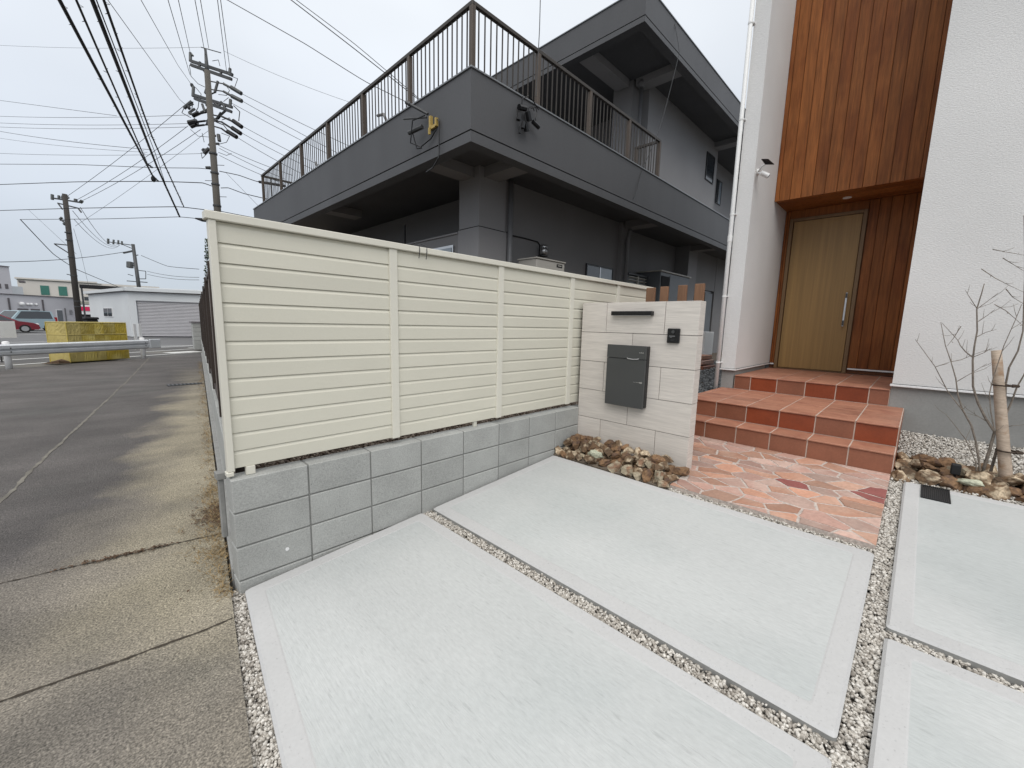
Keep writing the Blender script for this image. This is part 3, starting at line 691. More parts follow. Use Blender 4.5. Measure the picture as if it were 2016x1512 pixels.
b = MB(); b.box(6.336, 6.344, -6.9, .16, .9288, .934); b.box(6.33, 6.336, 1.806, 2.006, .9445, .949); b.box(6.34, 8.19, 1.8065, 1.8145, .9445, .949); b.build('drip_gap', M['black_matt'], ho)
# wood cladding over the canopy
def planks(X, ys, zz0, zz1, nm='plank', m='wood', th=.016):
    for a, c in zip(ys, ys[1:]): piece(nm, X, X+th, c+.0025, a-.0025, zz0, zz1, M[m], ho, .003)
planks(7.422, [1.814, 1.756, 1.618, 1.481, 1.343, 1.204, 1.065, .930, .790, .655, .518, .380, .240, .166], 3.43, HT-.02)
for k in range(6):     # soffit boards run along the canopy
    x0 = 7.44+k*.128
    piece('soffit_board', x0+.002, x0+.126, .17, 1.811, 3.440, 3.455, M['wood'], ho, .003)
planks(8.20, [.756, .642, .514, .386, .256, .168], .953, 3.438)
planks(8.20, [1.812, 1.778, 1.742], .953, 3.438)
piece('lintel_plank', 8.20, 8.216, .762, 1.740, 3.312, 3.438, M['wood'], ho, .003)
b = MB(); b.box(8.222, 8.245, .166, 1.812, .87, 3.45); b.build('backing', M['wood_dark'], ho)
b = MB(); b.cbox(8.185, 8.215, .172, .752, .925, .948, .002); b.cbox(8.185, 8.215, 1.745, 1.795, .925, .948, .002); b.build('sill_trim', M['white_trim'], ho)
do = MB(); do.cbox(8.17, 8.216, 1.690, 1.738, .866, 3.308, .003); do.cbox(8.17, 8.216, .764, .812, .866, 3.308, .003); do.cbox(8.17, 8.216, .8125, 1.6895, 3.262, 3.308, .003); do.box(8.20, 8.215, .8125, 1.6895, .866, .885)
do.build('door_frame', M['door_frame'], ho)
b = MB(); b.cbox(8.186, 8.216, .820, 1.680, .890, 3.256, .002); dl = b.build('front_door', M['door'], ho)
b = MB(); b.cbox(8.128, 8.142, .862, .888, 1.59, 2.10, .003); b.cbox(8.142, 8.186, .867, .883, 1.66, 1.69, .002); b.cbox(8.142, 8.186, .867, .883, 2.01, 2.04, .002); b.build('handle', M['silver'], dl)
b = MB(); b.cbox(8.126, 8.1285, .864, .886, 1.60, 1.68, .001); b.cbox(8.126, 8.1285, .864, .886, 2.02, 2.09, .001); b.build('handle_cap', M['steel_dull'], dl)
b = MB(); b.tube([(7.866, .992, 3.4395), (7.866, .992, 3.431)], .052, 20); b.build('downlight', M['white_trim'], ho)
# downpipe
b = MB(); b.tube([(6.285, 2.028, .38), (6.285, 2.028, 3.2), (6.285, 2.028, HT)], .027, 14); dp = b.build('downpipe', M['white_plastic'], ho, smooth=True)
for z in (1.02, 1.95, 3.05, 4.25, 5.4):
    b = MB(); b.tube([(6.285, 2.028, z), (6.285, 2.028, z+.02)], .031, 14); b.box(6.285, 6.36, 1.985, 2.028, z+.004, z+.016); b.build('clip', M['white_plastic'], dp)
b = MB(); b.tube([(6.285, 2.028, 2.70), (6.285, 2.028, 2.78)], .031, 14); b.build('collar', M['white_plastic'], dp)

# security camera with solar panel on the entrance return
sc = thing('security_camera', (6.5, 1.80, 3.60), 'white security camera with a small solar panel beside the wooden cladding', 'security camera')
b = MB(); b.tube([(6.44, 1.8149, 3.60), (6.44, 1.795, 3.60)], .04, 14); b.tube([(6.44, 1.80, 3.61), (6.37, 1.765, 3.60), (6.345, 1.745, 3.625), (6.295, 1.69, 3.63)], .010, 8); b.tube([(6.44, 1.80, 3.59), (6.38, 1.775, 3.56), (6.345, 1.74, 3.55)], .012, 8); b.build('bracket', M['white_plastic'], sc, smooth=True)
b = MB(); b.tube([(6.33, 1.74, 3.548), (6.385, 1.665, 3.503)], [.029, .031], 16); b.build('body', M['white_plastic'], sc)
b = MB(); b.tube([(6.3845, 1.6655, 3.5035), (6.389, 1.660, 3.500)], .025, 16); b.build('lens', M['black'], sc)
b = MB(); q4 = [(6.145, 1.70, 3.65), (6.295, 1.66, 3.682), (6.427, 1.62, 3.647), (6.261, 1.68, 3.616)]; b.add([(x, y, z-.004) for x, y, z in q4]+[(x, y, z+.004) for x, y, z in q4], [(3, 2, 1, 0), (4, 5, 6, 7), (0, 1, 5, 4), (1, 2, 6, 5), (2, 3, 7, 6), (3, 0, 4, 7)])
b.build('solar_panel', M['black'], sc)

# ------------------------------------------------------------------ rocks
def rock_mesh(sd, m):
    import bmesh
    r = random.Random(sd); bm = bmesh.new(); bmesh.ops.create_icosphere(bm, subdivisions=3, radius=1.)
    pl = [(Vector((r.gauss(0, 1), r.gauss(0, 1), r.gauss(0, 1))).normalized(), r.uniform(.45, .78)) for _ in range(13)]
    for v in bm.verts:
        for n, d in pl:
            k = v.co.dot(n)
            if k > d: v.co -= n*(k-d)
        v.co *= 1+r.uniform(-.09, .07)
    me = bpy.data.meshes.new('rock'); bm.to_mesh(me); bm.free(); me.materials.append(m); return me
RM = {k: [rock_mesh(i*7+j, M[k]) for i in range(3)] for j, k in enumerate(('rock_a', 'rock_b', 'rock_c', 'rock_green'))}
def rock(x, y, z, sx, sy, sz, k, label, group=None, i=0, rot=None):
    o = bpy.data.objects.new('rock', RM[k][i % 3]); C.objects.link(o); o.location = (x, y, z); o.scale = (sx, sy, sz); o.rotation_euler = rot or (rr.uniform(-.4, .4), rr.uniform(-.4, .4), rr.uniform(0, 6.28)); tag(o, label, 'rock', group); return o
rr = random.Random(11)
def heap(n, x0, x1, y0, y1, zb, lay, label, group, smin, smax, cond=None):
    pts = []; tries = 0
    while len(pts) < n and tries < 20000:
        tries += 1; s = rr.uniform(smin, smax); x, y = rr.uniform(x0, x1), rr.uniform(y0, y1)
        if cond and not cond(x, y, s): continue
        if all(math.hypot(x-a, y-c) > (s+t)*.56 for a, c, t in pts): pts.append((x, y, s))
    for x, y, s in pts:
        kk = rr.choice(('rock_a', 'rock_a', 'rock_a', 'rock_b', 'rock_b', 'rock_c')); lb_ = label.replace('rough brown', {'rock_a': 'dark brown rough', 'rock_b': 'rusty brown rough', 'rock_c': 'pale speckled rough'}[kk]).replace('flat rusty brown', {'rock_a': 'dark brown', 'rock_b': 'rusty orange brown', 'rock_c': 'pale sandy'}[kk])
        rock(x, y, zb(x, y)+s*.45, s*rr.uniform(.85, 1.3), s*rr.uniform(.8, 1.1), s*rr.uniform(.6, .85), kk, lb_, group, rr.randrange(3))
    return pts
GL, GG = 'rough brown quarry rock in the heap at the foot of the tiled gate wall', 'rocks heaped at the foot of the gate wall'
b = MB(); b.prism([(3.222, 1.356), (3.64, 1.356), (3.64, 2.545), (3.222, 2.545)], lambda x, y: g(x)-.06, lambda x, y: g(x)+.0+.05*(x-3.21)); tag(b.build('soil_bed', M['soil']), kind='structure')
heap(96, 3.23, 3.61, 1.37, 2.53, lambda x, y: g(x)-.01, 1, GL, GG, .058, .092, lambda x, y, s: x-s*.45 > 3.21 and x+s*.9 < 3.64)
heap(40, 3.36, 3.58, 1.46, 2.50, lambda x, y: g(x)+.05+.12*(x-3.3), 1, GL, GG, .055, .085)
rock(3.33, 2.13, g(3.33)+.065, .075, .090, .055, 'rock_green', 'pale greenish rock at the front of the heap before the gate wall', i=1, rot=(0, .5, .2))
rock(3.27, 1.44, g(3.27)+.05, .06, .07, .075, 'rock_c', 'blocky black and white rock at the right end of the gate wall heap', i=2, rot=(0, .2, .7))
GL2, GG2 = 'flat rusty brown rock edging the pebble bed in front of the small bare tree', 'rocks edging the pebble bed below the white wall'
heap(84, 4.70, 5.22, -1.9, -.0, lambda x, y: g(x)-.04, 1, GL2, GG2, .075, .125, lambda x, y, s: x-s*.8 > 4.64 and math.hypot(x-5.15, y+.62) > .10)
heap(24, 4.80, 5.12, -1.6, -.06, lambda x, y: g(x)+.03, 1, GL2, GG2, .06, .10, lambda x, y, s: math.hypot(x-5.15, y+.62) > .14)
rock(4.76, -.42, g(4.76)+.05, .075, .125, .040, 'rock_green', 'flat pale grey-green rock just behind the drain grate slab', i=0, rot=(0, .25, .1))

# ------------------------------------------------------------------ young bare tree and stake
tr = thing('bare_tree', (4.97, -.5, .31), 'small leafless multi-stemmed tree tied to a stake in front of the white wall', 'tree')
BR = {
'A': [(4.96, -.475, .33), (4.95, -.464, .461), (4.95, -.42, .645), (4.95, -.379, .776), (4.95, -.316, .894), (4.95, -.277, 1.009), (4.95, -.248, 1.144), (4.95, -.202, 1.286), (4.95, -.156, 1.411), (4.95, -.107, 1.6)],
'B': [(5.01, -.49, .33), (5.0, -.495, .457), (5.0, -.506, .6), (5.0, -.512, .739), (5.0, -.453, .837), (5.0, -.396, .956), (5.0, -.353, 1.087), (5.0, -.325, 1.30), (5.0, -.32, 1.419), (5.0, -.32, 1.536), (5.0, -.296, 1.708), (5.0, -.307, 1.842), (5.0, -.311, 1.908)],
'C': [(5.04, -.535, .33), (5.05, -.54, .457), (5.05, -.547, .59), (5.05, -.559, .722), (5.05, -.554, .857), (5.05, -.572, .977), (5.05, -.584, 1.103), (5.05, -.606, 1.201), (5.06, -.64, 1.4), (5.07, -.66, 1.7)],
'D': [(5.06, -.555, .70), (5.1, -.559, .851), (5.1, -.531, 1.118), (5.1, -.531, 1.252), (5.1, -.559, 1.386), (5.1, -.564, 1.543), (5.1, -.52, 1.95), (5.1, -.49, 2.18), (5.1, -.455, 2.42)]}
TW = {
'B2': [(5.02, -.3, 1.709), (5.02, -.251, 1.796), (5.02, -.213, 1.866)], 'B3': [(5.02, -.297, 1.709), (5.02, -.346, 1.77), (5.02, -.394, 1.834)],
'E': [(4.95, -.505, .72), (4.9, -.501, .763), (4.9, -.463, .907), (4.9, -.438, 1.054), (4.9, -.442, 1.186), (4.9, -.464, 1.429), (4.9, -.495, 1.622), (4.9, -.51, 1.737)],
'F': [(4.87, -.45, .40), (4.85, -.431, .503), (4.85, -.357, .669), (4.85, -.283, .774), (4.85, -.223, .855)],
'G': [(4.95, -.320, .885), (4.89, -.306, .905), (4.89, -.215, 1.034), (4.89, -.115, 1.236), (4.89, -.01, 1.396), (4.89, .028, 1.454)],
'H': [(4.95, -.205, 1.279), (5.0, -.262, 1.298), (5.0, -.313, 1.338), (5.0, -.406, 1.397)], 'I': [(4.9, -.117, 1.23), (4.95, -.202, 1.279)],
'J': [(4.96, -.259, 1.122), (5.0, -.33, 1.194), (5.0, -.404, 1.278)], 'K': [(5.0, -.32, 1.325), (5.0, -.279, 1.363), (5.0, -.242, 1.415), (5.0, -.223, 1.457), (5.0, -.117, 1.595)],
'L': [(5.0, -.455, .819), (5.0, -.41, .848), (5.0, -.347, .865)], 'N': [(5.0, -.322, 2.169), (5.05, -.391, 2.15), (5.09, -.50, 2.118)], 'O': [(5.0, -.28, 2.024), (5.0, -.362, 1.947), (5.05, -.439, 1.896), (5.1, -.53, 1.84)],
'P': [(5.0, -.384, 1.744), (5.0, -.449, 1.695), (5.05, -.502, 1.642), (5.1, -.56, 1.58)], 'Q': [(5.0, -.382, 2.098), (5.05, -.442, 2.053), (5.1, -.51, 2.00)], 'R': [(5.0, -.315, 1.61), (5.0, -.358, 1.659), (5.0, -.392, 1.707)],
'S': [(5.0, -.322, 1.486), (5.0, -.367, 1.525), (5.0, -.42, 1.551)], 'T': [(5.0, -.325, 1.324), (5.0, -.379, 1.365), (5.0, -.415, 1.404)], 'U': [(5.0, -.428, 1.861), (5.05, -.474, 1.801), (5.1, -.54, 1.75)],
'V': [(5.05, -.564, .781), (5.0, -.595, .805), (5.0, -.649, .824)], 'W': [(4.98, -.226, 1.571), (4.98, -.195, 1.469), (4.96, -.165, 1.403)]}
for k, p in BR.items():
    n = len(p); r0 = {'A': .0085, 'B': .0115, 'C': .0105, 'D': .0085}[k]; b = MB(); b.tube(p, [r0*(1-.75*i/(n-1)) for i in range(n)], 7); b.build('stem', M['bark'], tr, smooth=True)
rt = random.Random(4)
for k, p in TW.items():
    n = len(p); r0 = .005 if len(p) > 4 else .0034; b = MB(); b.tube(p, [r0*(1-.65*i/(n-1)) for i in range(n)], 5)
    for i in range(1, n):
        a, c = Vector(p[i-1]), Vector(p[i])
        for _ in range(1):
            t = rt.random(); q = a.lerp(c, t); d = (c-a).normalized()+Vector((rt.uniform(-.5, .5), rt.choice((-1, 1))*rt.uniform(.5, .9), rt.uniform(0, .8))); L_ = rt.uniform(.03, .08)
            b.tube([q, q+d*L_*.6, q+d*L_+Vector((0, 0, L_*.3))], [.0022, .0018, .001], 4)
    b.build('twig', M['bark'], tr)
sk = thing('support_stake', (5.0, -.64, .30), 'pale peeled wooden stake leaning beside the bare tree', 'stake')
b = MB(); n = 9; b.tube([(5.0-.0*i, -.632+(.184+.04)*i/n*0.86, .29+(1.386-.29)*i/n) for i in range(n+1)], [.040, .039, .037, .036, .035, .034, .033, .031, .030, .029], 14); b.build('shaft', M['stake'], sk, smooth=True)
for z, y in ((1.115, -.505), (.60, -.59)):
    b = MB(); ring = [(5.0+.058*math.cos(a), y+.055*math.sin(a), z) for a in [i*math.pi/6 for i in range(13)]]; b.tube(ring, .007, 6); b.tube([(4.965, y-.045, z), (4.975, y-.075, z+.003), (5.05, y-.06, z)], .012, 6); b.build('tie', M['rope'], sk)
sp_ = thing('garden_spotlight', (4.86, -.335, .40), 'small dark box shaped garden spotlight among the rusty rocks', 'light')
b = MB(); b.cbox(4.83, 4.89, -.362, -.305, .37, .455, .006); b.build('head', M['black_matt'], sp_); b = MB(); b.tube([(4.86, -.334, .29), (4.86, -.334, .41)], .008, 8); b.build('spike', M['black_matt'], sp_)

# ------------------------------------------------------------------ wooden posts behind the gate wall
labs = ['almost hidden leftmost brown timber post right beside the end of the cream fence', 'second brown timber post from the left above the gate wall', 'third brown timber post from the left above the gate wall', 'rightmost brown timber post above the corner of the gate wall']
for i, (y0, y1) in enumerate(((2.15, 2.25), (2.001, 2.087), (1.80, 1.891), (1.622, 1.717))):
    o = MB().cbox(4.40, 4.435, y0, y1, .28, 1.94+(.006*i), .004).build('timber_post', M['timber']); tag(o, labs[i], 'post', 'brown timber posts behind the gate wall')
b = MB(); b.tube([(4.39, 1.60, 1.765), (4.39, 2.3, 1.765)], .004, 6); tag(b.build('wire_line', M['cable']), 'thin dark wire strung between the brown timber posts', 'wire')

# ------------------------------------------------------------------ dark grey building next door
db = thing('grey_building', (10, 10, .45), 'dark grey two storey concrete building with a railed roof terrace', 'building')
TX, TY, TXe, TYe = 4.10, 5.0, 27., 16.4
def fascia(x0, y0, x1, y1, zb_, zg, zt, th=.22):
    """edge beam ring on the -X and -Y sides: main band, shadow groove, lower band"""
    b = MB(); b.box(x0, x0+th, y0, y1, zg+.018, zt); b.box(x0+th, x1, y0, y0+th, zg+.018, zt); b.build('parapet', M['bldg_dark'], db)
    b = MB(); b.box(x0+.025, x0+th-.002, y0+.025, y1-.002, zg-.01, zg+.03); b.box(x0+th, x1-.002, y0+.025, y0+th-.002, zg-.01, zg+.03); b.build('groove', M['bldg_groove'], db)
    b = MB(); b.box(x0+.004, x0+th-.004, y0+.004, y1, zb_, zg); b.box(x0+th-.004, x1, y0+.004, y0+th-.004, zb_, zg); b.build('edge_beam', M['bldg_dark'], db)
    b = MB(); b.cbox(x0-.02, x0+th+.02, y0-.02, y1+.02, zt+.001, zt+.028, .004); b.cbox(x0+th+.021, x1+.02, y0-.02, y0+th+.02, zt+.001, zt+.028, .004); b.build('coping', M['coping'], db)
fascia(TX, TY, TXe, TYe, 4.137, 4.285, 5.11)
b = MB(); b.box(TX+.22, TXe, TY+.22, TYe, 4.42, 4.60); b.box(TX+.21, 8.9, TYe-.2, TYe+.02, 4.13, 5.10); b.build('terrace_slab', M['bldg_dark'], db)
# bracket beams under the slab
b = MB(); b.box(4.33, 5.30, 6.35, 6.72, 4.24, 4.419); b.build('bracket_beam', M['bldg_wall'], db)
b = MB(); b.box(5.42, 5.80, 5.23, 6.2, 4.24, 4.419); b.build('bracket_beam', M['bldg_wall'], db)
b = MB(); b.box(10.65, 11.05, 5.23, 6.2, 4.24, 4.419); b.build('bracket_beam', M['bldg_wall'], db)
b = MB(); b.box(15.2, 15.6, 5.23, 6.2, 4.24, 4.419); b.build('bracket_beam', M['bldg_wall'], db)
b = MB(); b.box(4.33, 5.30, 11.0, 11.4, 4.24, 4.419); b.build('bracket_beam', M['bldg_wall'], db)
# columns and walls, lower storey
b = MB(); b.box(5.30, 6.0, 6.20, 6.80, 3.345, 4.418); b.box(5.285, 6.02, 6.185, 6.82, .45, 3.325); b.build('column', M['bldg_light'], db)
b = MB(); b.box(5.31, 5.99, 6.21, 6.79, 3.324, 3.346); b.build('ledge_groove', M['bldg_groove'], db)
b = MB(); b.box(6.0, 10.7, 6.42, 6.7, .45, 4.418); b.box(10.7, 15.2, 6.72, 6.95, .45, 4.418); b.box(11.03, 15.2, 6.7, 6.719, .45, 4.418); b.box(15.95, 17.1, 6.35, 6.95, .45, 4.418); b.box(18.4, 27, 6.35, 6.95, .45, 4.418); b.box(17.1, 18.4, 6.36, 6.95, 3.05, 4.418); b.build('lower_wall', M['bldg_wall'], db)
b = MB(); b.box(5.30, 5.55, 6.825, 15.9, .45, 3.27); b.box(6.4, 6.7, 6.9, 15.9, .45, 4.418); b.build('side_wall', M['bldg_wall'], db)
b = MB(); b.box(5.27, 5.58, 6.83, 15.92, 3.271, 3.30); b.build('ledge', M['bldg_light'], db)
b = MB(); b.box(10.70, 11.03, 6.30, 6.715, .45, 4.418); b.build('column', M['bldg_light'], db)
b = MB(); b.box(15.15, 15.94, 6.2, 6.9, .45, 4.418); b.build('column', M['bldg_light'], db)
b = MB(); b.tube([(6.075, 6.14, .45), (6.075, 6.14, 4.42)], .055, 12); b.build('downpipe', M['pipe_grey'], db, smooth=True)
b = MB(); b.tube([(10.86, 6.22, .45), (10.86, 6.22, 3.95), (10.75, 6.1, 4.2)], .06, 12); b.build('downpipe', M['pipe_grey'], db, smooth=True)
def conduit(pts, r=.014): b = MB(); b.tube(pts, r, 6); b.build('conduit', M['black_matt'], db)
conduit([(6.02, 6.17, 3.335), (6.30, 6.40, 3.335), (6.33, 6.40, 3.27), (6.33, 6.40, 2.4)]); conduit([(6.1, 6.17, 3.36), (6.32, 6.39, 3.36), (6.8, 6.40, 3.37), (7.22, 6.40, 3.36), (7.30, 6.40, 3.30), (7.31, 6.40, 2.5)])
b = MB(); b.tube([(5.27, 8.80, 3.2), (5.27, 8.80, 3.72)], .022, 8); b.build('vent_pipe', M['black_matt'], db)
# lower windows
def window(x0, x1, z0, z1, y, split=True, lite='glass'):
    b = MB(); t = .035
    for a in ((x0, x1, z0, z0+t), (x0, x1, z1-t, z1), (x0, x0+t, z0+t, z1-t), (x1-t, x1, z0+t, z1-t)): b.box(a[0], a[1], y-.03, y+.01, a[2], a[3])
    w = b.build('window', M['frame_dark'], db)
    if split:
        xm = (x0+x1)/2; q = MB(); q.box(x0+t, xm-.02, y-.012, y-.006, z0+t, z1-t); q.build('pane', M['glass'], w); q = MB(); q.box(xm+.02, x1-t, y-.016, y-.010, z0+t, z1-t); q.build('pane', M[lite], w)
        q = MB(); q.box(xm-.02, xm+.02, y-.025, y-.005, z0+t, z1-t); q.build('mullion', M['silver'], w)
    else: q = MB(); q.box(x0+t, x1-t, y-.012, y-.006, z0+t, z1-t); q.build('pane', M[lite], w)
    return w
window(9.15, 10.45, 2.25, 3.12, 6.405, True, 'glass_light')
b = MB(); b.box(5.262, 5.268, 6.95, 7.75, 2.3, 3.07); w_ = b.build('window', M['silver'], db); q = MB(); q.box(5.252, 5.258, 7.0, 7.7, 2.35, 3.02); q.build('pane', M['glass_light'], w_)
b = MB(); b.box(17.12, 18.38, 6.42, 6.5, .47, 3.04); dd = b.build('doorway', M['black'], db); b = MB(); b.box(17.5, 18.3, 6.38, 6.41, .5, 2.95); b.build('door_panel', M['cabinet'], dd)
# terrace railing
rl = MB(); rl.cbox(TX+.06, TX+.12, TY+.06, TYe-.8, 5.985, 6.045, .006); rl.cbox(TX+.1205, 10.15, TY+.06, TY+.12, 5.985, 6.045, .006); rl.cbox(TX+.12, 8.9, TYe-.86, TYe-.80, 5.985, 6.045, .006); rl.cbox(10.09, 10.15, TY+.12, 5.75, 5.985, 6.045, .006)
rail = rl.build('railing', M['rail_bronze'], db)
b = MB(); b.box(TX+.075, TX+.105, TY+.075, TYe-.8, 5.175, 5.20); b.box(TX+.105, 10.15, TY+.075, TY+.105, 5.175, 5.20); b.box(10.105, 10.135, TY+.12, 5.75, 5.175, 5.20); b.build('bottom_rail', M['rail_bronze'], rail)
bal = bpy.data.meshes.new('baluster'); q = MB(); q.box(-.008, .008, -.008, .008, 5.20, 5.985); bal.from_pydata([(x, y, z) for x, y, z in q.v], [], q.f); bal.materials.append(M['rail_bronze'])
pst = bpy.data.meshes.new('post'); q = MB(); q.cbox(-.036, .036, -.036, .036, 5.13, 5.984, .004); pst.from_pydata(q.v, [], q.f); pst.materials.append(M['rail_post'])
P0 = wloc(rail)
def stand(me, x, y): o = bpy.data.objects.new(me.name, me); C.objects.link(o); o.parent = rail; o.location = (x-P0[0], y-P0[1], -P0[2])
py = [5.09, 6.765, 8.50, 10.28, 12.02, 13.75, 15.50]; px = [4.19, 5.62, 7.14, 8.645, 10.12]
for a in py: stand(pst, TX+.09, a)
for a in px[1:]: stand(pst, a, TY+.09)
stand(pst, 10.12, 5.70); stand(pst, 6.5, TYe-.83); stand(pst, 8.8, TYe-.83)
for a, c in zip(py, py[1:]):
    n = 13
    for i in range(1, n+1): stand(bal, TX+.09, a+(c-a)*i/(n+1))
for a, c in zip(px, px[1:]):
    n = 11
    for i in range(1, n+1): stand(bal, a+(c-a)*i/(n+1), TY+.09)
for i in range(1, 5): stand(bal, 10.12, 5.09+.61*i/5)
for i in range(1, 36): stand(bal, 4.19+4.6*i/36, TYe-.83)
# curved pipes standing on the terrace
for pts in ([(4.6, 8.3, 5.0), (4.6, 8.3, 5.55), (4.6, 8.45, 5.75), (4.6, 8.7, 5.8)], [(4.6, 12.0, 5.0), (4.6, 12.0, 5.5), (4.6, 12.2, 5.72)], [(9.3, 6.6, 5.0), (9.35, 6.6, 5.7), (9.6, 6.6, 5.95)]):
    b = MB(); b.tube(pts, .03, 8); b.build('vent_pipe', M['pipe_grey'], db, smooth=True)
# upper storey
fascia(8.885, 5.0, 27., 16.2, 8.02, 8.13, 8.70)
b = MB(); b.box(9.10, 27, 5.22, 16.2, 8.28, 8.5); b.build('roof_slab', M['bldg_dark'], db)
b = MB(); b.box(9.12, 11.0, 6.55, 6.95, 8.10, 8.279); b.build('bracket_beam', M['bldg_light'], db)
b = MB(); b.box(11.1, 11.5, 5.23, 6.4, 8.10, 8.279); b.build('bracket_beam', M['bldg_light'], db)
b = MB(); b.box(16.6, 17.0, 5.23, 6.2, 8.10, 8.279); b.build('bracket_beam', M['bldg_light'], db)
b = MB(); b.box(11.53, 17.03, 6.2, 6.5, 4.6, 8.278); b.box(17.04, 27, 6.75, 7.0, 4.6, 8.278); b.box(16.9, 17.03, 6.5, 7.0, 4.6, 8.278); b.build('upper_wall', M['bldg_light'], db)
b = MB(); b.box(11.08, 11.52, 6.48, 7.08, 4.6, 8.278); b.build('upper_column', M['bldg_light'], db)
b = MB(); b.box(12.6, 12.9, 7.08, 16.0, 4.6, 8.278); b.box(11.3, 12.6, 7.09, 7.2, 4.6, 8.278); b.build('upper_recess_wall', M['bldg_wall'], db)
b = MB(); b.box(12.57, 12.598, 7.6, 10.2, 5.1, 7.1); w_ = b.build('window', M['frame_dark'], db); b = MB(); b.box(12.55, 12.568, 7.7, 8.85, 5.15, 7.0); b.box(12.55, 12.568, 8.95, 10.1, 5.15, 7.0); b.build('pane', M['glass'], w_)
b = MB(); b.tube([(11.15, 6.25, 4.6), (11.15, 6.25, 8.1)], .05, 12); b.ball((11.15, 6.25, 8.12), .11); b.build('downpipe', M['pipe_grey'], db, smooth=True)
window(15.95, 16.72, 6.85, 7.78, 6.195, False, 'glass'); window(18.66, 19.24, 6.72, 7.65, 6.745, True, 'glass_light')

# ------------------------------------------------------------------ units and cabinets beside the building
vt = thing('vent_cowl', (7.3, 6.30, 3.05), 'round capped metal vent cowl on the dark grey wall', 'vent')
b = MB(); b.tube([(7.30, 6.28, 3.08), (7.30, 6.28, 3.23)], .085, 16); b.ball((7.30, 6.28, 3.23), .085, 1.0, 16, 8); b.build('hood', M['silver'], vt, smooth=True)
b = MB(); b.tube([(7.30, 6.28, 3.04), (7.30, 6.28, 3.055)], .095, 16); b.tube([(7.30, 6.28, 3.05), (7.30, 6.42, 3.05)], .04, 10); b.build('flange', M['steel_dull'], vt)
acu = thing('outdoor_unit', (6.9, 5.9, .47), 'large beige air conditioning outdoor unit behind the cream fence', 'outdoor unit')
b = MB(); b.cbox(6.25, 7.15, 5.55, 6.05, 1.5, 2.80, .01); b.build('casing', M['ac_beige'], acu)
b = MB(); b.cbox(6.23, 7.17, 5.53, 6.07, 2.801, 2.83, .008); b.build('lid', M['ac_beige'], acu)
b = MB(); b.box(6.88, 7.06, 5.543, 5.549, 2.70, 2.76); b.build('badge', M['black'], acu); b = MB(); b.box(6.91, 7.03, 5.538, 5.542, 2.72, 2.74); b.build('badge_lettering', M['ac_beige'], acu)
b = MB(); b.box(6.27, 6.35, 5.57, 6.03, .47, 1.5); b.box(7.05, 7.13, 5.57, 6.03, .47, 1.5); b.build('stand', M['steel_dull'], acu)
gu = thing('grille_unit', (11.6, 6.2, .47), 'dark grey unit with a slatted grille between the window and the cabinets', 'outdoor unit')
b = MB(); b.box(11.1, 12.2, 6.3, 6.69, .47, 3.02); b.build('casing', M['cabinet'], gu)
b = MB(); b.cbox(11.05, 12.25, 6.22, 6.69, 3.021, 3.07, .005); b.build('lid', M['steel_dull'], gu)
for i in range(7): b = MB(); b.add([(11.12, 6.295, 2.4+i*.09), (12.18, 6.295, 2.4+i*.09), (12.18, 6.25, 2.43+i*.09), (11.12, 6.25, 2.43+i*.09)], [(0, 1, 2, 3)]); b.box(11.12, 12.18, 6.24, 6.255, 2.425+i*.09, 2.44+i*.09); b.build('louvre', M['ac_beige'], gu)
b = MB(); b.box(11.62, 11.66, 6.225, 6.29, 2.3, 3.02); b.build('divider', M['ac_beige'], gu)
cb = thing('power_cabinet', (13, 6.2, .47), 'grey electrical cabinet with two doors under the eaves', 'cabinet')
b = MB(); b.cbox(12.4, 14.6, 5.9, 6.6, .47, 3.22, .01); b.build('casing', M['cabinet'], cb); b = MB(); b.cbox(12.35, 14.65, 5.85, 6.65, 3.221, 3.26, .005); b.build('lid', M['ac_beige'], cb)
b = MB(); b.box(12.45, 13.0, 5.885, 5.895, 1.0, 3.1); b.build('door', M['bldg_groove'], cb); b = MB(); b.cbox(13.05, 14.5, 5.885, 5.895, 1.0, 3.15, .002); b.build('door', M['cabinet'], cb)
b = MB(); b.ball((13.9, 6.2, 3.30), .12, .6); b.build('vent_cap', M['pipe_grey'], cb)
fu = thing('fan_unit', (13, 4.6, .47), 'small white fan unit seen past the corner of the gate wall', 'fan unit')
b = MB(); b.cbox(12.2, 12.9, 4.35, 4.95, .75, 1.42, .01); b.build('casing', M['white_plastic'], fu)
b = MB(); b.tube([(12.205, 4.65, 1.1), (12.19, 4.65, 1.1)], .24, 20); b.build('fan_grille', M['black'], fu); b = MB(); b.box(12.25, 12.85, 4.4, 4.9, .47, .75); b.build('stand', M['steel_dull'], fu)
for i, (z, m_, lb) in enumerate(((.47, 'riser_brown', 'bottom reddish paving slab of the low pile by the fan unit'), (.60, 'flag_a', 'middle pinkish paving slab of the low pile by the fan unit'), (.72, 'flag_b', 'top pinkish paving slab of the low pile by the fan unit'))):
    b = MB(); b.cbox(10.6+.1*i, 11.5, 3.75+.06*i, 4.25, z, z+.10, .01); tag(b.build('paving_slab', M[m_]), lb, 'paving slab', 'paving slabs piled behind the gate wall')
b = MB(); b.prism([(8.9, 3.35), (13.5, 4.9), (13.5, 5.3), (8.9, 3.60)], .475, .495); tag(b.build('pink_path', M['flag_a']), kind='structure')
b = MB(); b.tube([(14.2, 5.6, .47), (14.9, 5.75, 2.9)], .05, 6); tag(b.build('leaning_board', M['cabinet']), 'dark plank leaning against the wall behind the white downpipe', 'plank')

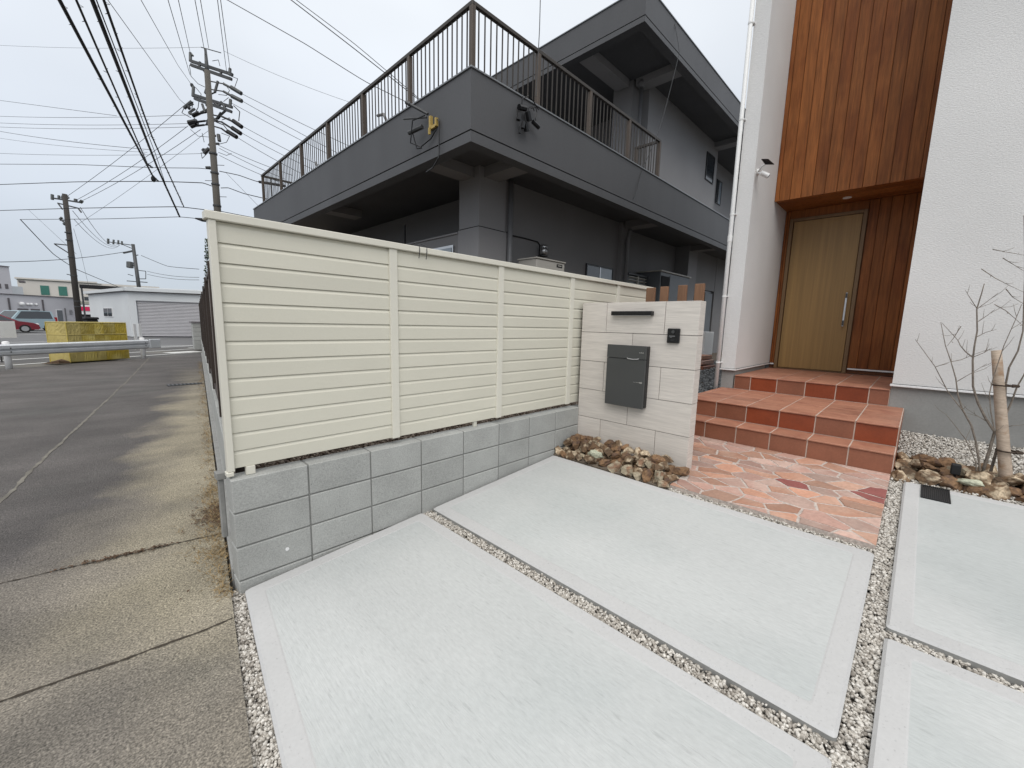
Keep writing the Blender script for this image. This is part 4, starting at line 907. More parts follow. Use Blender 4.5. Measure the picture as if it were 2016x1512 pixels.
# service entry fittings on the parapet
yb = thing('service_bracket', (4.06, 5.9, 4.6), 'yellow cable bracket with insulators on the left side of the parapet', 'bracket')
b = MB(); b.box(4.05, 4.097, 5.95, 5.995, 4.56, 4.76); b.box(4.05, 4.097, 5.80, 5.835, 4.57, 4.69); b.box(4.055, 4.09, 5.835, 5.95, 4.56, 4.605); b.box(4.03, 4.055, 5.95, 5.985, 4.48, 4.58); b.build('plate', M['gold'], yb)
for (a, c, r) in (((4.05, 6.02, 4.80), (3.9, 6.30, 4.98), .022), ((4.05, 6.05, 4.76), (3.85, 6.42, 4.78), .014), ((4.0, 6.1, 4.62), (3.92, 6.38, 4.58), .035), ((3.9, 6.30, 4.98), (3.86, 6.36, 5.02), .03)):
    b = MB(); b.tube([a, c], r, 8); b.build('insulator', M['steel_dull'], yb)
b = MB()
for pts in ([(3.98, 6.0, 4.75), (3.88, 6.2, 4.7), (3.9, 6.3, 4.4), (4.0, 6.15, 4.33), (4.06, 5.95, 4.42), (4.07, 5.82, 4.52)], [(4.07, 5.79, 4.66), (4.07, 5.745, 4.62), (4.07, 5.745, 4.20), (4.06, 5.745, 4.08), (4.06, 5.9, 3.97), (4.1, 6.15, 3.97)], [(3.95, 6.33, 4.6), (3.96, 6.2, 4.3), (4.02, 6.15, 4.32)]): b.tube(pts, .010, 6)
b.build('lead', M['black'], yb)
bi = thing('insulator_cluster', (5.2, 4.95, 4.7), 'cluster of black insulators and clamps on the right side of the parapet', 'insulators')
for (a, c, r) in (((5.02, 4.93, 4.90), (5.17, 4.93, 4.93), .045), ((5.02, 4.92, 4.80), (5.00, 4.92, 4.70), .035), ((5.10, 4.9, 4.70), (5.08, 4.9, 4.60), .03), ((5.22, 4.93, 4.90), (5.27, 4.93, 4.78), .055), ((5.17, 4.92, 4.70), (5.20, 4.92, 4.60), .045), ((5.32, 4.9, 4.78), (5.47, 4.9, 4.74), .035), ((5.08, 4.93, 4.95), (5.1, 4.93, 5.08), .012), ((5.05, 4.92, 4.62), (5.04, 4.92, 4.52), .02)):
    b = MB(); b.tube([a, c], r, 8); b.build('insulator', M['black'], bi)
b = MB()
for pts in ([(5.10, 4.93, 5.05), (5.2, 4.9, 5.12), (5.33, 4.9, 5.08), (5.45, 4.9, 5.0)], [(5.15, 4.93, 4.85), (5.16, 4.90, 4.72), (5.19, 4.9, 4.66)], [(5.3, 4.93, 4.98), (5.38, 4.9, 5.02), (5.41, 4.9, 4.95), (5.38, 4.9, 4.85), (5.40, 4.9, 4.76)], [(5.24, 4.95, 4.90), (5.28, 4.95, 5.0), (5.36, 4.95, 5.03), (5.40, 4.95, 4.98)]): b.tube(pts, .008, 6)
b.build('lead', M['black'], bi)

# ------------------------------------------------------------------ utility poles and their fittings
SEG = {'p1_arm':[((3.942,23.996,12.529),(5.183,22.621,11.98),0.075),((3.942,23.96,12.354),(5.135,22.629,11.782),0.075),((3.908,23.727,11.065),(5.046,22.47,10.579),0.075),((3.926,23.678,10.913),(5.013,22.463,10.381),0.075),((4.32,23.737,13.131),(4.907,23.095,12.91),0.02),((4.297,23.556,12.148),(4.448,23.318,11.738),0.03),((4.9,22.604,10.508),(4.502,22.911,10.037),0.06),((4.245,23.301,10.661),(4.441,23.013,10.231),0.03),((3.701,23.778,10.294),(3.903,23.61,10.475),0.05)],'p1_ins':[((3.94,23.994,12.507),(3.972,24.038,12.879),0.06),((3.972,24.038,12.879),(4.039,23.944,12.75),0.04),((5.088,22.713,11.955),(5.128,22.731,12.241),0.06),((3.886,23.735,10.999),(3.94,23.772,11.437),0.06),((4.981,22.531,10.555),(5.027,22.557,10.906),0.06),((4.627,22.897,10.587),(4.755,22.813,10.809),0.05),((4.868,22.857,11.577),(5.087,22.601,11.41),0.05),((5.089,22.603,11.432),(5.377,22.258,11.179),0.085),((4.84,22.818,11.249),(5.101,22.509,11.039),0.05),((5.072,22.543,11.06),(5.364,22.203,10.851),0.085),((3.562,23.958,10.486),(3.836,23.741,10.779),0.07),((3.701,23.778,10.294),(3.818,23.641,10.211),0.05),((4.059,23.416,10.306),(4.339,23.17,10.49),0.05)],'p1_blk':[((3.798,23.652,10.166),(4.012,23.463,10.304),0.085),((4.009,23.458,10.26),(4.33,23.157,10.38),0.04),((3.661,23.723,9.834),(3.916,23.479,9.908),0.12),((3.916,23.479,9.908),(4.169,23.233,9.96),0.04),((3.71,23.642,9.683),(3.873,23.495,9.776),0.07),((3.869,23.49,9.732),(4.122,23.244,9.784),0.04),((4.714,22.719,10.153),(5.037,22.348,9.945),0.04),((5.025,22.369,9.989),(5.267,22.07,9.735),0.09),((4.663,22.725,9.933),(4.979,22.343,9.638),0.04),((4.968,22.364,9.681),(5.211,22.068,9.449),0.09),((4.639,22.691,9.648),(4.808,22.479,9.457),0.04),((4.814,22.487,9.523),(5.073,22.175,9.292),0.09),((4.216,23.149,9.787),(4.347,23.107,10.228),0.06),((4.55,22.866,10.06),(4.698,22.772,10.327),0.06)],'p1_box':[((4.473,23.279,11.673),(4.868,22.857,11.577),0.025),((4.458,23.222,11.323),(4.84,22.818,11.249),0.025),((4.394,23.06,10.23),(4.714,22.719,10.153),0.03),((4.387,23.013,9.967),(4.663,22.725,9.933),0.03),((4.383,22.971,9.749),(4.639,22.691,9.648),0.03),((4.169,23.233,9.96),(4.375,23.034,10.011),0.03),((4.122,23.244,9.784),(4.373,22.995,9.814),0.03),((4.272,23.374,11.142),(4.404,23.222,11.06),0.03),((4.571,23.08,11.196),(4.424,23.211,11.104),0.03),((3.562,23.958,10.486),(3.873,23.68,10.671),0.03),((4.49,23.081,10.8),(4.654,22.861,10.544),0.05),((4.792,22.753,10.701),(4.83,22.656,10.419),0.06),((4.355,23.081,10.141),(4.543,22.856,9.973),0.05),((4.138,23.413,10.68),(4.199,23.275,10.31),0.05),((4.804,22.991,11.902),(4.858,22.991,12.166),0.05),((4.178,23.69,12.209),(4.234,23.692,12.495),0.05),((4.341,22.95,9.442),(4.423,22.84,9.314),0.05),((4.025,22.962,7.947),(4.149,22.836,7.951),0.06),((4.272,23.374,11.142),(4.426,23.326,11.672),0.05),((4.707,23.043,11.681),(4.571,23.08,11.196),0.05),((4.522,22.754,9.382),(4.529,22.689,9.099),0.07),((4.0,23.113,8.557),(4.191,22.967,8.782),0.07),((4.198,22.977,8.87),(4.307,22.903,9.048),0.07),((4.41,22.786,8.986),(4.504,22.691,8.989),0.05),((3.963,23.174,8.665),(4.033,23.121,8.755),0.05)],'p1_jump':[((4.874,22.865,11.643),(5.031,22.635,11.299),0.012),((5.031,22.635,11.299),(4.918,22.703,11.077),0.012),((4.918,22.703,11.077),(4.673,22.96,11.112),0.012),((4.062,23.531,10.874),(4.0,23.521,10.522),0.014),((4.0,23.521,10.522),(3.849,23.61,10.212),0.014),((3.869,23.563,10.081),(3.661,23.723,9.834),0.012),((4.687,22.72,10.021),(4.928,22.494,10.116),0.014),((4.928,22.494,10.116),(4.975,22.411,9.943),0.014),((4.621,22.668,9.451),(4.859,22.4,9.328),0.012),((4.859,22.4,9.328),(4.743,22.463,9.062),0.012),((4.743,22.463,9.062),(4.486,22.704,8.966),0.012),((4.03,23.265,9.432),(4.058,23.155,9.04),0.012),((3.562,23.958,10.486),(3.483,23.998,10.287),0.014),((3.483,23.998,10.287),(3.744,23.689,10.077),0.014),((4.492,22.898,9.927),(4.714,22.646,9.804),0.02),((4.714,22.646,9.804),(4.82,22.495,9.589),0.02),((4.144,22.977,8.606),(3.934,23.134,8.337),0.012),((3.934,23.134,8.337),(3.926,23.197,8.599),0.012),((4.456,22.663,8.616),(4.693,22.396,8.493),0.01),((4.693,22.396,8.493),(4.857,22.249,8.586),0.01),((4.398,23.287,11.343),(4.09,23.643,11.551),0.012),((4.09,23.643,11.551),(3.9,23.902,11.872),0.012),((3.9,23.902,11.872),(3.895,24.007,12.353),0.012),((5.131,22.661,11.913),(5.324,22.443,11.81),0.012),((5.324,22.443,11.81),(5.198,22.493,11.435),0.012),((3.999,23.704,11.395),(4.145,23.497,11.116),0.012),((4.145,23.497,11.116),(4.085,23.489,10.787),0.012),((3.867,23.709,10.78),(3.757,23.707,10.23),0.015),((5.098,22.431,10.646),(5.262,22.211,10.389),0.018),((5.262,22.211,10.389),(5.197,22.196,9.994),0.018),((4.611,23.32,12.551),(4.802,23.137,12.601),0.012),((4.802,23.137,12.601),(4.826,23.059,12.34),0.012),((3.685,23.644,9.573),(3.894,23.375,9.296),0.01),((3.894,23.375,9.296),(4.279,22.977,9.265),0.01),((4.802,22.766,10.811),(4.973,22.63,10.991),0.012)],'p2_arm':[((-1.03,35.809,7.969),(0.081,34.635,7.751),0.05),((-0.853,35.571,7.691),(-0.068,34.72,7.434),0.045),((-0.853,35.571,7.691),(-0.7,35.347,7.356),0.04),((-0.068,34.72,7.434),(0.034,34.571,7.21),0.045),((-1.192,35.443,5.41),(-0.593,34.82,5.345),0.035),((-1.175,35.419,5.382),(-0.614,34.742,4.862),0.03),((-0.846,35.388,6.84),(-0.541,34.986,6.396),0.05),((-0.856,35.374,6.727),(-0.532,35.047,6.737),0.03),((-0.835,34.729,3.72),(-0.559,34.433,3.644),0.03)],'p2_ins':[((-1.058,35.82,7.883),(-1.033,35.853,8.168),0.07),((-0.787,35.564,7.977),(-0.775,35.581,8.12),0.06),((-0.63,35.394,7.926),(-0.575,35.373,8.098),0.1),((-0.504,35.278,7.987),(-0.418,35.203,8.046),0.09),((-0.139,34.863,7.772),(-0.124,34.883,7.943),0.08),((0.04,34.676,7.749),(0.131,34.608,7.866),0.08),((-0.714,35.184,6.504),(-0.582,35.075,6.622),0.08),((-0.851,35.381,6.783),(-0.76,35.313,6.9),0.06)],'p3_arm':[((2.093,73.947,10.589),(4.301,71.627,10.221),0.06),((3.239,72.738,10.375),(4.263,71.575,9.779),0.05),((3.365,72.376,9.245),(4.241,71.545,9.526),0.12),((4.646,71.031,9.036),(4.186,71.469,8.895),0.06),((3.377,71.645,5.781),(5.158,69.809,5.651),0.06),((4.392,70.896,7.138),(5.144,70.11,7.037),0.05),((5.144,70.11,7.037),(5.062,69.998,6.089),0.05),((5.062,69.998,6.089),(4.298,70.768,6.064),0.05),((4.126,71.281,7.696),(3.581,71.923,8.119),0.07),((3.539,71.652,6.606),(3.972,71.176,6.431),0.05)],'p3_ins':[((2.116,73.872,10.338),(2.171,73.947,10.969),0.12),((2.56,73.411,10.289),(2.654,73.433,10.859),0.1),((3.009,72.957,10.304),(3.053,73.017,10.81),0.1),((3.318,72.632,10.252),(3.357,72.685,10.694),0.1),((3.85,71.651,8.128),(3.79,71.569,7.433),0.35)]}
def fit(root, key, name, m, n=8, joined=False):
    if joined:
        b = MB()
        for a, c, r in SEG[key]: b.tube([a, c], r, 5)
        b.build(name, M[m], root); return
    for a, c, r in SEG[key]: b = MB(); b.tube([a, c], r, n); b.build(name, M[m], root)
u1 = thing('utility_pole', (4.05, 21.6, 0), 'tall concrete utility pole crowded with insulators just beyond the cream fence', 'utility pole')
b = MB(); b.tube([(4.05, 21.6, 0), (4.06, 21.6, 6), (4.07, 21.6, 11.3)], [.150, .128, .100], 14); b.build('shaft', M['pole_conc'], u1, smooth=True)
b = MB(); b.tube([(4.07, 21.6, 11.0), (4.07, 21.6, 11.5), (4.07, 21.6, 12.1)], [.102, .07, .04], 10); b.build('cap', M['steel_dull'], u1, smooth=True)
fit(u1, 'p1_arm', 'crossarm', 'steel_dull', 4); fit(u1, 'p1_ins', 'insulator', 'insul_grey'); fit(u1, 'p1_blk', 'insulator', 'black'); fit(u1, 'p1_box', 'cutout', 'steel_dull'); fit(u1, 'p1_jump', 'jumper_wire', 'cable', joined=True)
for i in range(9):
    z = 3.4+i*.62; s_ = 1 if i % 2 else -1; b = MB(); b.tube([(4.06, 21.6, z), (4.06+s_*.30, 21.6-s_*.28, z)], .012, 5); b.build('step_bolt', M['steel_dull'], u1)
for z in (6.1, 6.95, 7.4, 8.15): b = MB(); b.tube([(4.06, 21.6, z), (4.06, 21.6, z+.06)], .150, 14); b.build('band', M['steel_dull'], u1)
u2 = thing('utility_pole', (-.56, 34.0, 0), 'dark wooden looking utility pole rising behind the yellow covered box', 'utility pole')
b = MB(); b.tube([(-.585, 34, 0), (-.56, 34, 4), (-.52, 34, 7.95)], [.148, .135, .108], 12); b.build('shaft', M['pole_dark'], u2, smooth=True)
fit(u2, 'p2_arm', 'crossarm', 'steel_dull', 4); fit(u2, 'p2_ins', 'insulator', 'insul_grey')
for z in (1.9, 2.2, 3.6, 4.6, 5.5, 5.9): b = MB(); b.tube([(-.565, 34, z), (-.565, 34, z+.05)], .152, 12); b.build('band', M['steel_dull'], u2)
u3 = thing('utility_pole', (4.2, 69.9, 0), 'distant grey utility pole with a small transformer behind the white garage', 'utility pole')
b = MB(); b.tube([(4.45, 69.9, 0), (4.2, 69.9, 10.15)], [.24, .17], 10); b.build('shaft', M['steel_dull'], u3, smooth=True)
fit(u3, 'p3_arm', 'crossarm', 'steel_dull', 4); fit(u3, 'p3_ins', 'insulator', 'insul_grey')

WIRES = [('road1',[(0.034,10.207,6.426),(2.168,22.729,7.105),(2.587,25.12,7.486)],0.03,0.05),('road2',[(0.223,10.015,6.432),(1.939,21.54,7.198),(2.194,22.765,7.409)],0.019,0.05),('road3',[(0.389,9.528,6.284),(2.126,20.563,6.876),(3.107,24.119,5.905)],0.033,0.05),('road4',[(0.514,9.402,6.288),(1.812,18.05,7.112),(3.255,23.912,6.331)],0.021,0.05),('road5',[(0.44,9.637,6.363),(1.968,19.315,7.031),(2.47,21.547,6.36)],0.01,0.05),('thinball1',[(0.777,13.617,8.452),(3.292,22.997,10.429),(3.72,23.804,10.513)],0.008,0.0),('thinball2',[(1.303,13.086,8.469),(3.27,22.525,11.521),(3.897,23.824,11.479)],0.008,0.0),('up',[(2.131,15.451,10.035),(3.875,23.942,11.937)],0.01,0.0),('up',[(2.332,15.248,10.042),(3.968,24.033,12.835)],0.01,0.0),('up',[(2.649,14.929,10.053),(4.441,23.457,12.371)],0.01,0.0),('up',[(2.754,14.822,10.056),(4.55,23.496,13.095)],0.01,0.0),('up',[(3.081,14.493,10.067),(5.009,22.828,12.127)],0.01,0.0),('up',[(3.138,14.435,10.069),(5.122,22.723,12.175)],0.01,0.0),('left1',[(-3.031,38.666,13.332),(1.573,27.668,10.643)],0.009,0.0),('left2',[(-3.248,40.232,12.875),(3.787,23.673,10.209)],0.009,0.1),('left2',[(-3.281,40.186,12.493),(3.661,23.723,9.834)],0.009,0.1),('left2',[(-3.301,40.158,12.257),(3.585,23.767,9.679)],0.009,0.1),('left2',[(-2.889,40.722,16.997),(4.351,23.705,13.132)],0.006,0.1),('left2',[(-3.435,39.976,10.726),(4.062,23.05,8.559)],0.008,0.1),('left3',[(-3.317,40.137,12.08),(2.461,24.927,8.719)],0.01,0.1),('left3',[(-3.353,40.088,11.668),(2.294,25.072,8.603)],0.007,0.1),('leftT1',[(-3.491,39.899,10.079),(0.058,31.765,9.084),(2.46,25.524,8.125),(3.784,23.276,7.935),(4.235,22.731,7.867)],0.013,0.0),('leftT2',[(-3.596,39.755,8.872),(-0.018,31.661,8.208),(2.569,25.289,7.518),(3.854,23.074,7.302),(4.202,22.611,7.123)],0.018,0.0),('leftT3',[(-3.726,39.577,7.37),(-0.135,31.502,6.869),(3.082,24.237,6.351),(4.311,22.279,6.057)],0.017,0.0),('leftT4',[(-2.409,36.656,6.686),(0.699,29.06,6.127),(3.043,24.184,5.903),(3.497,22.967,5.735),(3.84,22.148,5.548)],0.013,0.0),('p12',[(-0.499,35.285,8.044),(3.537,23.997,10.551)],0.01,0.1),('p12',[(-0.109,34.856,7.886),(3.62,23.741,9.724)],0.01,0.15),('p12',[(0.045,34.683,7.806),(3.996,23.33,9.583)],0.01,0.15),('p12',[(-0.276,34.724,6.434),(4.259,23.06,9.57)],0.007,0.1),('p23',[(0.018,34.645,7.493),(2.97,73.01,10.366)],0.014,0.9),('p23',[(-0.303,34.928,7.284),(3.138,72.814,10.246)],0.014,0.9),('p23',[(-0.284,34.809,6.802),(3.138,72.814,10.246)],0.014,0.9),('p3l',[(-6.642,65.371,6.329),(3.466,72.3,9.375)],0.03,0.3),('p3r',[(4.91,70.751,8.982),(6.647,63.598,7.309),(8.445,55.858,6.58)],0.028,0.3),('p3r',[(5.246,69.929,6.662),(8.346,55.723,5.446)],0.022,0.2),('p3r',[(5.279,69.974,7.041),(8.37,55.755,5.716)],0.022,0.2),('slack',[(-2.409,36.656,6.686),(-1.492,41.217,5.387),(-0.576,44.477,4.754),(2.079,56.064,4.171)],0.022,0.0),('thinp2',[(-2.685,47.503,9.013),(-0.371,34.497,4.87)],0.008,0.0),('drop2a',[(-0.349,34.769,6.289),(-0.189,38.432,5.284),(-0.05,58.212,4.101)],0.008,0.0),('right',[(5.348,22.292,11.2),(9.38,16.271,7.824)],0.01,0.05),('right',[(5.351,22.221,10.873),(9.047,16.52,7.397)],0.01,0.05),('right',[(5.045,22.507,10.753),(8.751,16.82,7.387)],0.01,0.05),('right',[(5.257,22.094,9.8),(7.304,18.366,7.755)],0.01,0.05),('right',[(5.201,22.091,9.514),(6.998,18.653,7.641)],0.01,0.05),('right',[(5.031,22.228,9.334),(6.683,18.928,7.422)],0.01,0.05),('right',[(4.482,22.699,8.923),(6.313,19.302,7.41)],0.01,0.05),('right',[(4.502,22.652,8.792),(6.077,19.509,7.257)],0.01,0.05),('right',[(4.475,22.616,8.486),(6.059,19.484,7.048)],0.01,0.05),('rightT1',[(4.416,22.535,7.807),(4.923,21.61,7.565),(5.345,20.678,7.225),(6.052,19.474,6.965)],0.016,0.0),('rightT2',[(4.4,22.402,7.086),(4.595,21.98,7.047),(4.98,21.241,6.763),(5.99,19.39,6.256)],0.016,0.0),('rightlow',[(4.313,22.282,6.079),(4.749,21.288,5.857),(5.918,19.29,5.422)],0.014,0.0),('rightthin',[(4.613,22.323,7.748),(5.395,20.387,6.063)],0.007,0.0),('top1',[(2.544,11.834,8.51),(3.787,10.361,7.495),(4.931,9.811,6.976),(6.983,9.063,6.473)],0.008,0.0),('topbr',[(2.773,8.403,6.979),(3.699,7.748,6.276),(4.831,7.339,5.681)],0.008,0.0),('topbr',[(2.834,8.341,6.981),(3.707,7.759,6.365),(4.864,7.302,5.663)],0.006,0.0),('topfaint',[(4.992,23.027,13.0),(8.42,17.778,10.391)],0.006,0.1),('dropA',[(5.516,4.994,6.762),(5.456,4.938,6.195),(5.323,4.844,5.435),(5.243,4.78,5.086)],0.007,0.0),('dropB',[(10.285,5.007,8.653),(10.299,4.846,7.941),(9.734,4.905,6.157),(9.13,4.994,5.012),(8.891,4.978,4.458),(8.774,5.05,4.238)],0.007,0.0)]
WL = {
'road1': ('thick twisted cable running overhead along the lane, leftmost of the bundle', None), 'road2': ('thin spiral wrapped cable beside the leftmost overhead cable', None), 'road3': ('thickest black cable of the overhead bundle above the lane', None),
'road4': ('right hand cable of the overhead bundle above the lane', None), 'road5': ('thin cable hugging the thickest overhead cable', None),
'thinball1': ('long thin wire with a small ball ending lower left of the big pole', None), 'thinball2': ('long thin wire with a small ball ending at the upper arm of the big pole', None),
'up': ('wire rising steeply from the big pole', 'wires rising from the arms of the big pole'), 'left1': ('thin wire sloping down from the left edge towards the big pole', None),
'left2': ('thin level wire running from the big pole to the left edge', 'level wires left of the big pole'), 'left3': ('thin dark wire sloping gently to the cable joint left of the big pole', 'sloping wires left of the big pole'),
'leftT1': ('upper thick cable running left from the big pole', None), 'leftT2': ('second thick cable running left from the big pole', None), 'leftT3': ('third thick cable running left just above the fence top', None), 'leftT4': ('lowest cable running left from the corner of the fence top', None),
'p12': ('wire sloping between the big pole and the dark pole', 'wires between the big pole and the dark pole'), 'p23': ('sagging wire between the dark pole and the distant pole', 'wires between the dark pole and the distant pole'),
'p3l': ('wire running left from the distant pole', None), 'p3r': ('sagging wire running right from the distant pole', 'wires right of the distant pole'), 'slack': ('slack thick cable dropping past the dark pole to the garage roof', None),
'thinp2': ('very thin wire reaching the dark pole from the upper left', None), 'drop2a': ('thin guy wire dropping right of the dark pole', None), 'right': ('wire running right from the big pole', 'wires right of the big pole'),
'rightT1': ('upper thick cable leading right from the big pole to the terrace corner', None), 'rightT2': ('lower thick cable leading right from the big pole to the terrace corner', None), 'rightlow': ('dark cable just above the cream fence right of the big pole', None),
'rightthin': ('thin guy wire slanting down right of the big pole', None), 'top1': ('long wire crossing the open sky towards the terrace railing', None), 'topbr': ('wire coming down the sky to the yellow bracket', 'wires to the yellow bracket'),
'topfaint': ('faint distant wire sloping right from the top of the big pole', None), 'dropA': ('black wire dropping from the sky to the black insulators', None), 'dropB': ('slack wire hanging from the upper eaves down past the terrace end', None)}
WC = {}; _o = ('first', 'second', 'third', 'fourth', 'fifth', 'sixth', 'seventh', 'eighth', 'ninth')
ORD = {'up': [k+' from left:' for k in _o], 'left2': ['uppermost', 'second', 'third', 'topmost faint', 'lowest'], 'left3': ['upper', 'lower'], 'p12': ['uppermost', 'second', 'third', 'lowest'], 'p23': ['uppermost', 'middle', 'lowest'],
       'p3r': ['uppermost', 'lowest', 'middle'], 'right': [k+' from top:' for k in _o], 'topbr': ['thicker', 'thinner']}
for kind, pts, r, sag in WIRES:
    P_ = [Vector(p) for p in pts]; out = []
    if len(P_) == 2:
        n = 14
        for i in range(n+1): t = i/n; q = P_[0].lerp(P_[1], t); q.z -= sag*4*t*(1-t); out.append(q)
    else:
        for i in range(len(P_)-1):
            p0 = P_[max(i-1, 0)]; p1 = P_[i]; p2 = P_[i+1]; p3 = P_[min(i+2, len(P_)-1)]
            L_ = (p2-p1).length; m1 = (p2-p0).normalized()*min(L_, (p1-p0).length if i else L_)*.5; m2 = (p3-p1).normalized()*min(L_, (p3-p2).length if i < len(P_)-2 else L_)*.5
            for k in range(6):
                t = k/6; h1 = 2*t**3-3*t*t+1; h2 = t**3-2*t*t+t; h3 = -2*t**3+3*t*t; h4 = t**3-t*t; out.append(p1*h1+m1*h2+p2*h3+m2*h4)
        out.append(P_[-1])
    b = MB(); b.tube(out, r, 5)
    if kind.startswith('road') and kind != 'road5':     # spiral hangers round the bundle
        rw = random.Random(len(pts)); A, Bq = out[0], out[-1]
        for i in range(90):
            t = rw.random()**.8; k = t*(len(out)-1); i0 = min(int(k), len(out)-2); q = out[i0].lerp(out[i0+1], k-i0); a = rw.uniform(0, 6.28); L_ = rw.uniform(.03, .07)
            q2 = q+Vector((math.cos(a)*L_, 0, math.sin(a)*L_)); q3 = q+Vector((0, rw.uniform(.03, .10), 0))
            b.tube([q, q2, q3], .004, 3, False)
    if kind.startswith('thinball'): c_ = out[int(len(out)*.93)]; b.ball(c_, .07, 1.3)
    if kind == 'road1': c_ = out[-6]; b.ball((c_.x, c_.y, c_.z-.10), .085, 1.5)
    if kind == 'leftT4': c_ = out[-3]; b.tube([out[-7], out[-4], out[-1]], [.03, .075, .04], 8)
    if kind == 'rightT1': b.tube([out[-6], out[-1]], .055, 8)
    lb, gp = WL[kind]; WC[kind] = WC.get(kind, 0)+1
    if kind in ORD: lb = ORD[kind][WC[kind]-1]+' '+lb
    tag(b.build('overhead_wire', M['cable'] if r > .0095 else M['cable_thin']), lb, 'wire', gp)

# ------------------------------------------------------------------ guard rail, yellow box, sign
gd = Vector((2.90, 2.17)).normalized(); ax2 = (gd.x, gd.y)
gl = thing('guard_rail', (-.3, 18.7, 0), 'white metal guard rail across the far end of the lane', 'guard rail')
beam = MB(); prof = [(-.0, .30), (.05, .34), (.055, .42), (.01, .45), (.01, .47), (.055, .50), (.05, .58), (0, .62), (-.01, .62), (.035, .575), (.04, .51), (-.005, .475), (-.005, .445), (.04, .415), (.035, .345), (-.01, .30)]
O_ = Vector((-1.74, 17.65))-gd*9.; L_ = 9+3.62+.12; n = len(prof); V_ = []
for t in (0, L_):
    for p, z in prof: q = O_+gd*t+Vector((gd.y, -gd.x))*(p+.09); V_.append((q.x, q.y, z+.03))
beam.add(V_, [(i, n+i, n+(i+1) % n, (i+1) % n) for i in range(n)]); beam.build('beam', M['galv'], gl)
for t in (0, 4.52, 9.0, 12.62):
    q = O_+gd*t; b = MB(); b.tube([(q.x, q.y, -.1), (q.x, q.y, .70)], .07, 14); p_ = b.build('post', M['white_trim'], gl, smooth=True)
    b = MB(); b.ball((q.x, q.y, .70), .07, .4, 14, 6); b.build('cap', M['white_trim'], p_)
    for z in (.44, .54): b = MB(); w_ = q+Vector((gd.y, -gd.x))*.145; b.ball((w_.x, w_.y, z), .018); b.build('bolt', M['black_matt'], p_)
q = O_+gd*(L_+.02); b = MB(); b.obox((q.x, q.y, 0), ax2, .40, -.16, -.10, .34, .66, .02); b.build('end_plate', M['galv'], gl)
q = O_+gd*12.4; b = MB(); b.obox((q.x, q.y, 0), ax2, .10, .03, .05, .66, 1.21, .004); b.obox((q.x, q.y, 0), ax2, .11, .03, .05, .3, .66); tag(b.build('marker_board', M['white_trim']), 'left one of two upright white marker boards at the end of the guard rail', 'marker board', 'white marker boards')
q = O_+gd*12.58; b = MB(); b.obox((q.x, q.y, 0), ax2, .10, .03, .05, .71, 1.21, .004); tag(b.build('marker_board', M['white_trim']), 'right one of two upright white marker boards, standing on the end post', 'marker board', 'white marker boards')
yl = thing('yellow_box', (-.1, 19.2, 0), 'bulky box wrapped in faded yellow sheeting behind the guard rail', 'box')
Pn = Vector((-.62, 18.78)); dl_ = Vector((1.40, .92)).normalized(); dn = Vector((-.62, .62)).normalized(); W1, W2 = 1.66, .62
def ysheet(O, d, w_, z0, z1, m, sd, nm):
    r = random.Random(sd); b = MB(); nx, nz = 14, 6; V_ = []; nrm = Vector((d.y, -d.x))
    for j in range(nz+1):
        for i in range(nx+1):
            edge = (i in (0, nx)) or (j in (0, nz)); k = r.uniform(-.004, .009)*(0 if edge else 1); q = O+d*(w_*i/nx)+nrm*k; z = z0+(z1-z0)*j/nz+(r.uniform(-.015, .01) if j == nz and not edge else 0); V_.append((q.x, q.y, z))
    b.add(V_, [(j*(nx+1)+i, j*(nx+1)+i+1, (j+1)*(nx+1)+i+1, (j+1)*(nx+1)+i) for j in range(nz) for i in range(nx)]); return b.build(nm, M[m], yl)
for i_, (a_, c_, m1, m2) in enumerate(((0, .22, 'yellow_pale', 'yellow_pale'), (.22, .44, 'yellow_old', 'yellow'), (.44, .60, 'yellow', 'yellow_old'), (.60, .80, 'yellow_old', 'yellow'), (.80, 1., 'yellow', 'yellow'))):
    ysheet(Pn+dl_*W1*a_, dl_, W1*(c_-a_)-.004, .86, 1.23, m1, i_+1, 'front_sheet'); ysheet(Pn+dl_*W1*a_, dl_, W1*(c_-a_)-.004, .02, .855, m2, i_+11, 'front_sheet')
ysheet(Pn+dn*W2, -dn, W2, .86, 1.23, 'yellow_pale', 3, 'side_sheet'); ysheet(Pn+dn*W2, -dn, W2, .02, .855, 'yellow_pale', 4, 'side_sheet')
b = MB(); c_ = [Pn, Pn+dl_*W1, Pn+dl_*W1+dn*W2, Pn+dn*W2]; b.prism([(p.x, p.y) for p in c_], 1.225, 1.25); b.build('top', M['yellow'], yl)
b = MB(); c2 = [Pn+(dl_+dn)*.02, Pn+dl_*(W1-.02)+dn*.02, Pn+dl_*(W1-.02)+dn*(W2-.02), Pn+dn*(W2-.02)+dl_*.02]; b.prism([(p.x, p.y) for p in c2], .0, 1.22); b.build('core', M['yellow'], yl)
for z in (.86, 1.24):
    b = MB()
    for a, c in zip(c_, c_[1:]+c_[:1]): b.tube([(a.x, a.y, z), (c.x, c.y, z)], .014, 6)
    b.build('frame_bar', M['yellow_pale'], yl)
for p in c_: b = MB(); b.tube([(p.x, p.y, 0), (p.x, p.y, 1.24)], .014, 6); b.build('frame_bar', M['yellow'], yl)
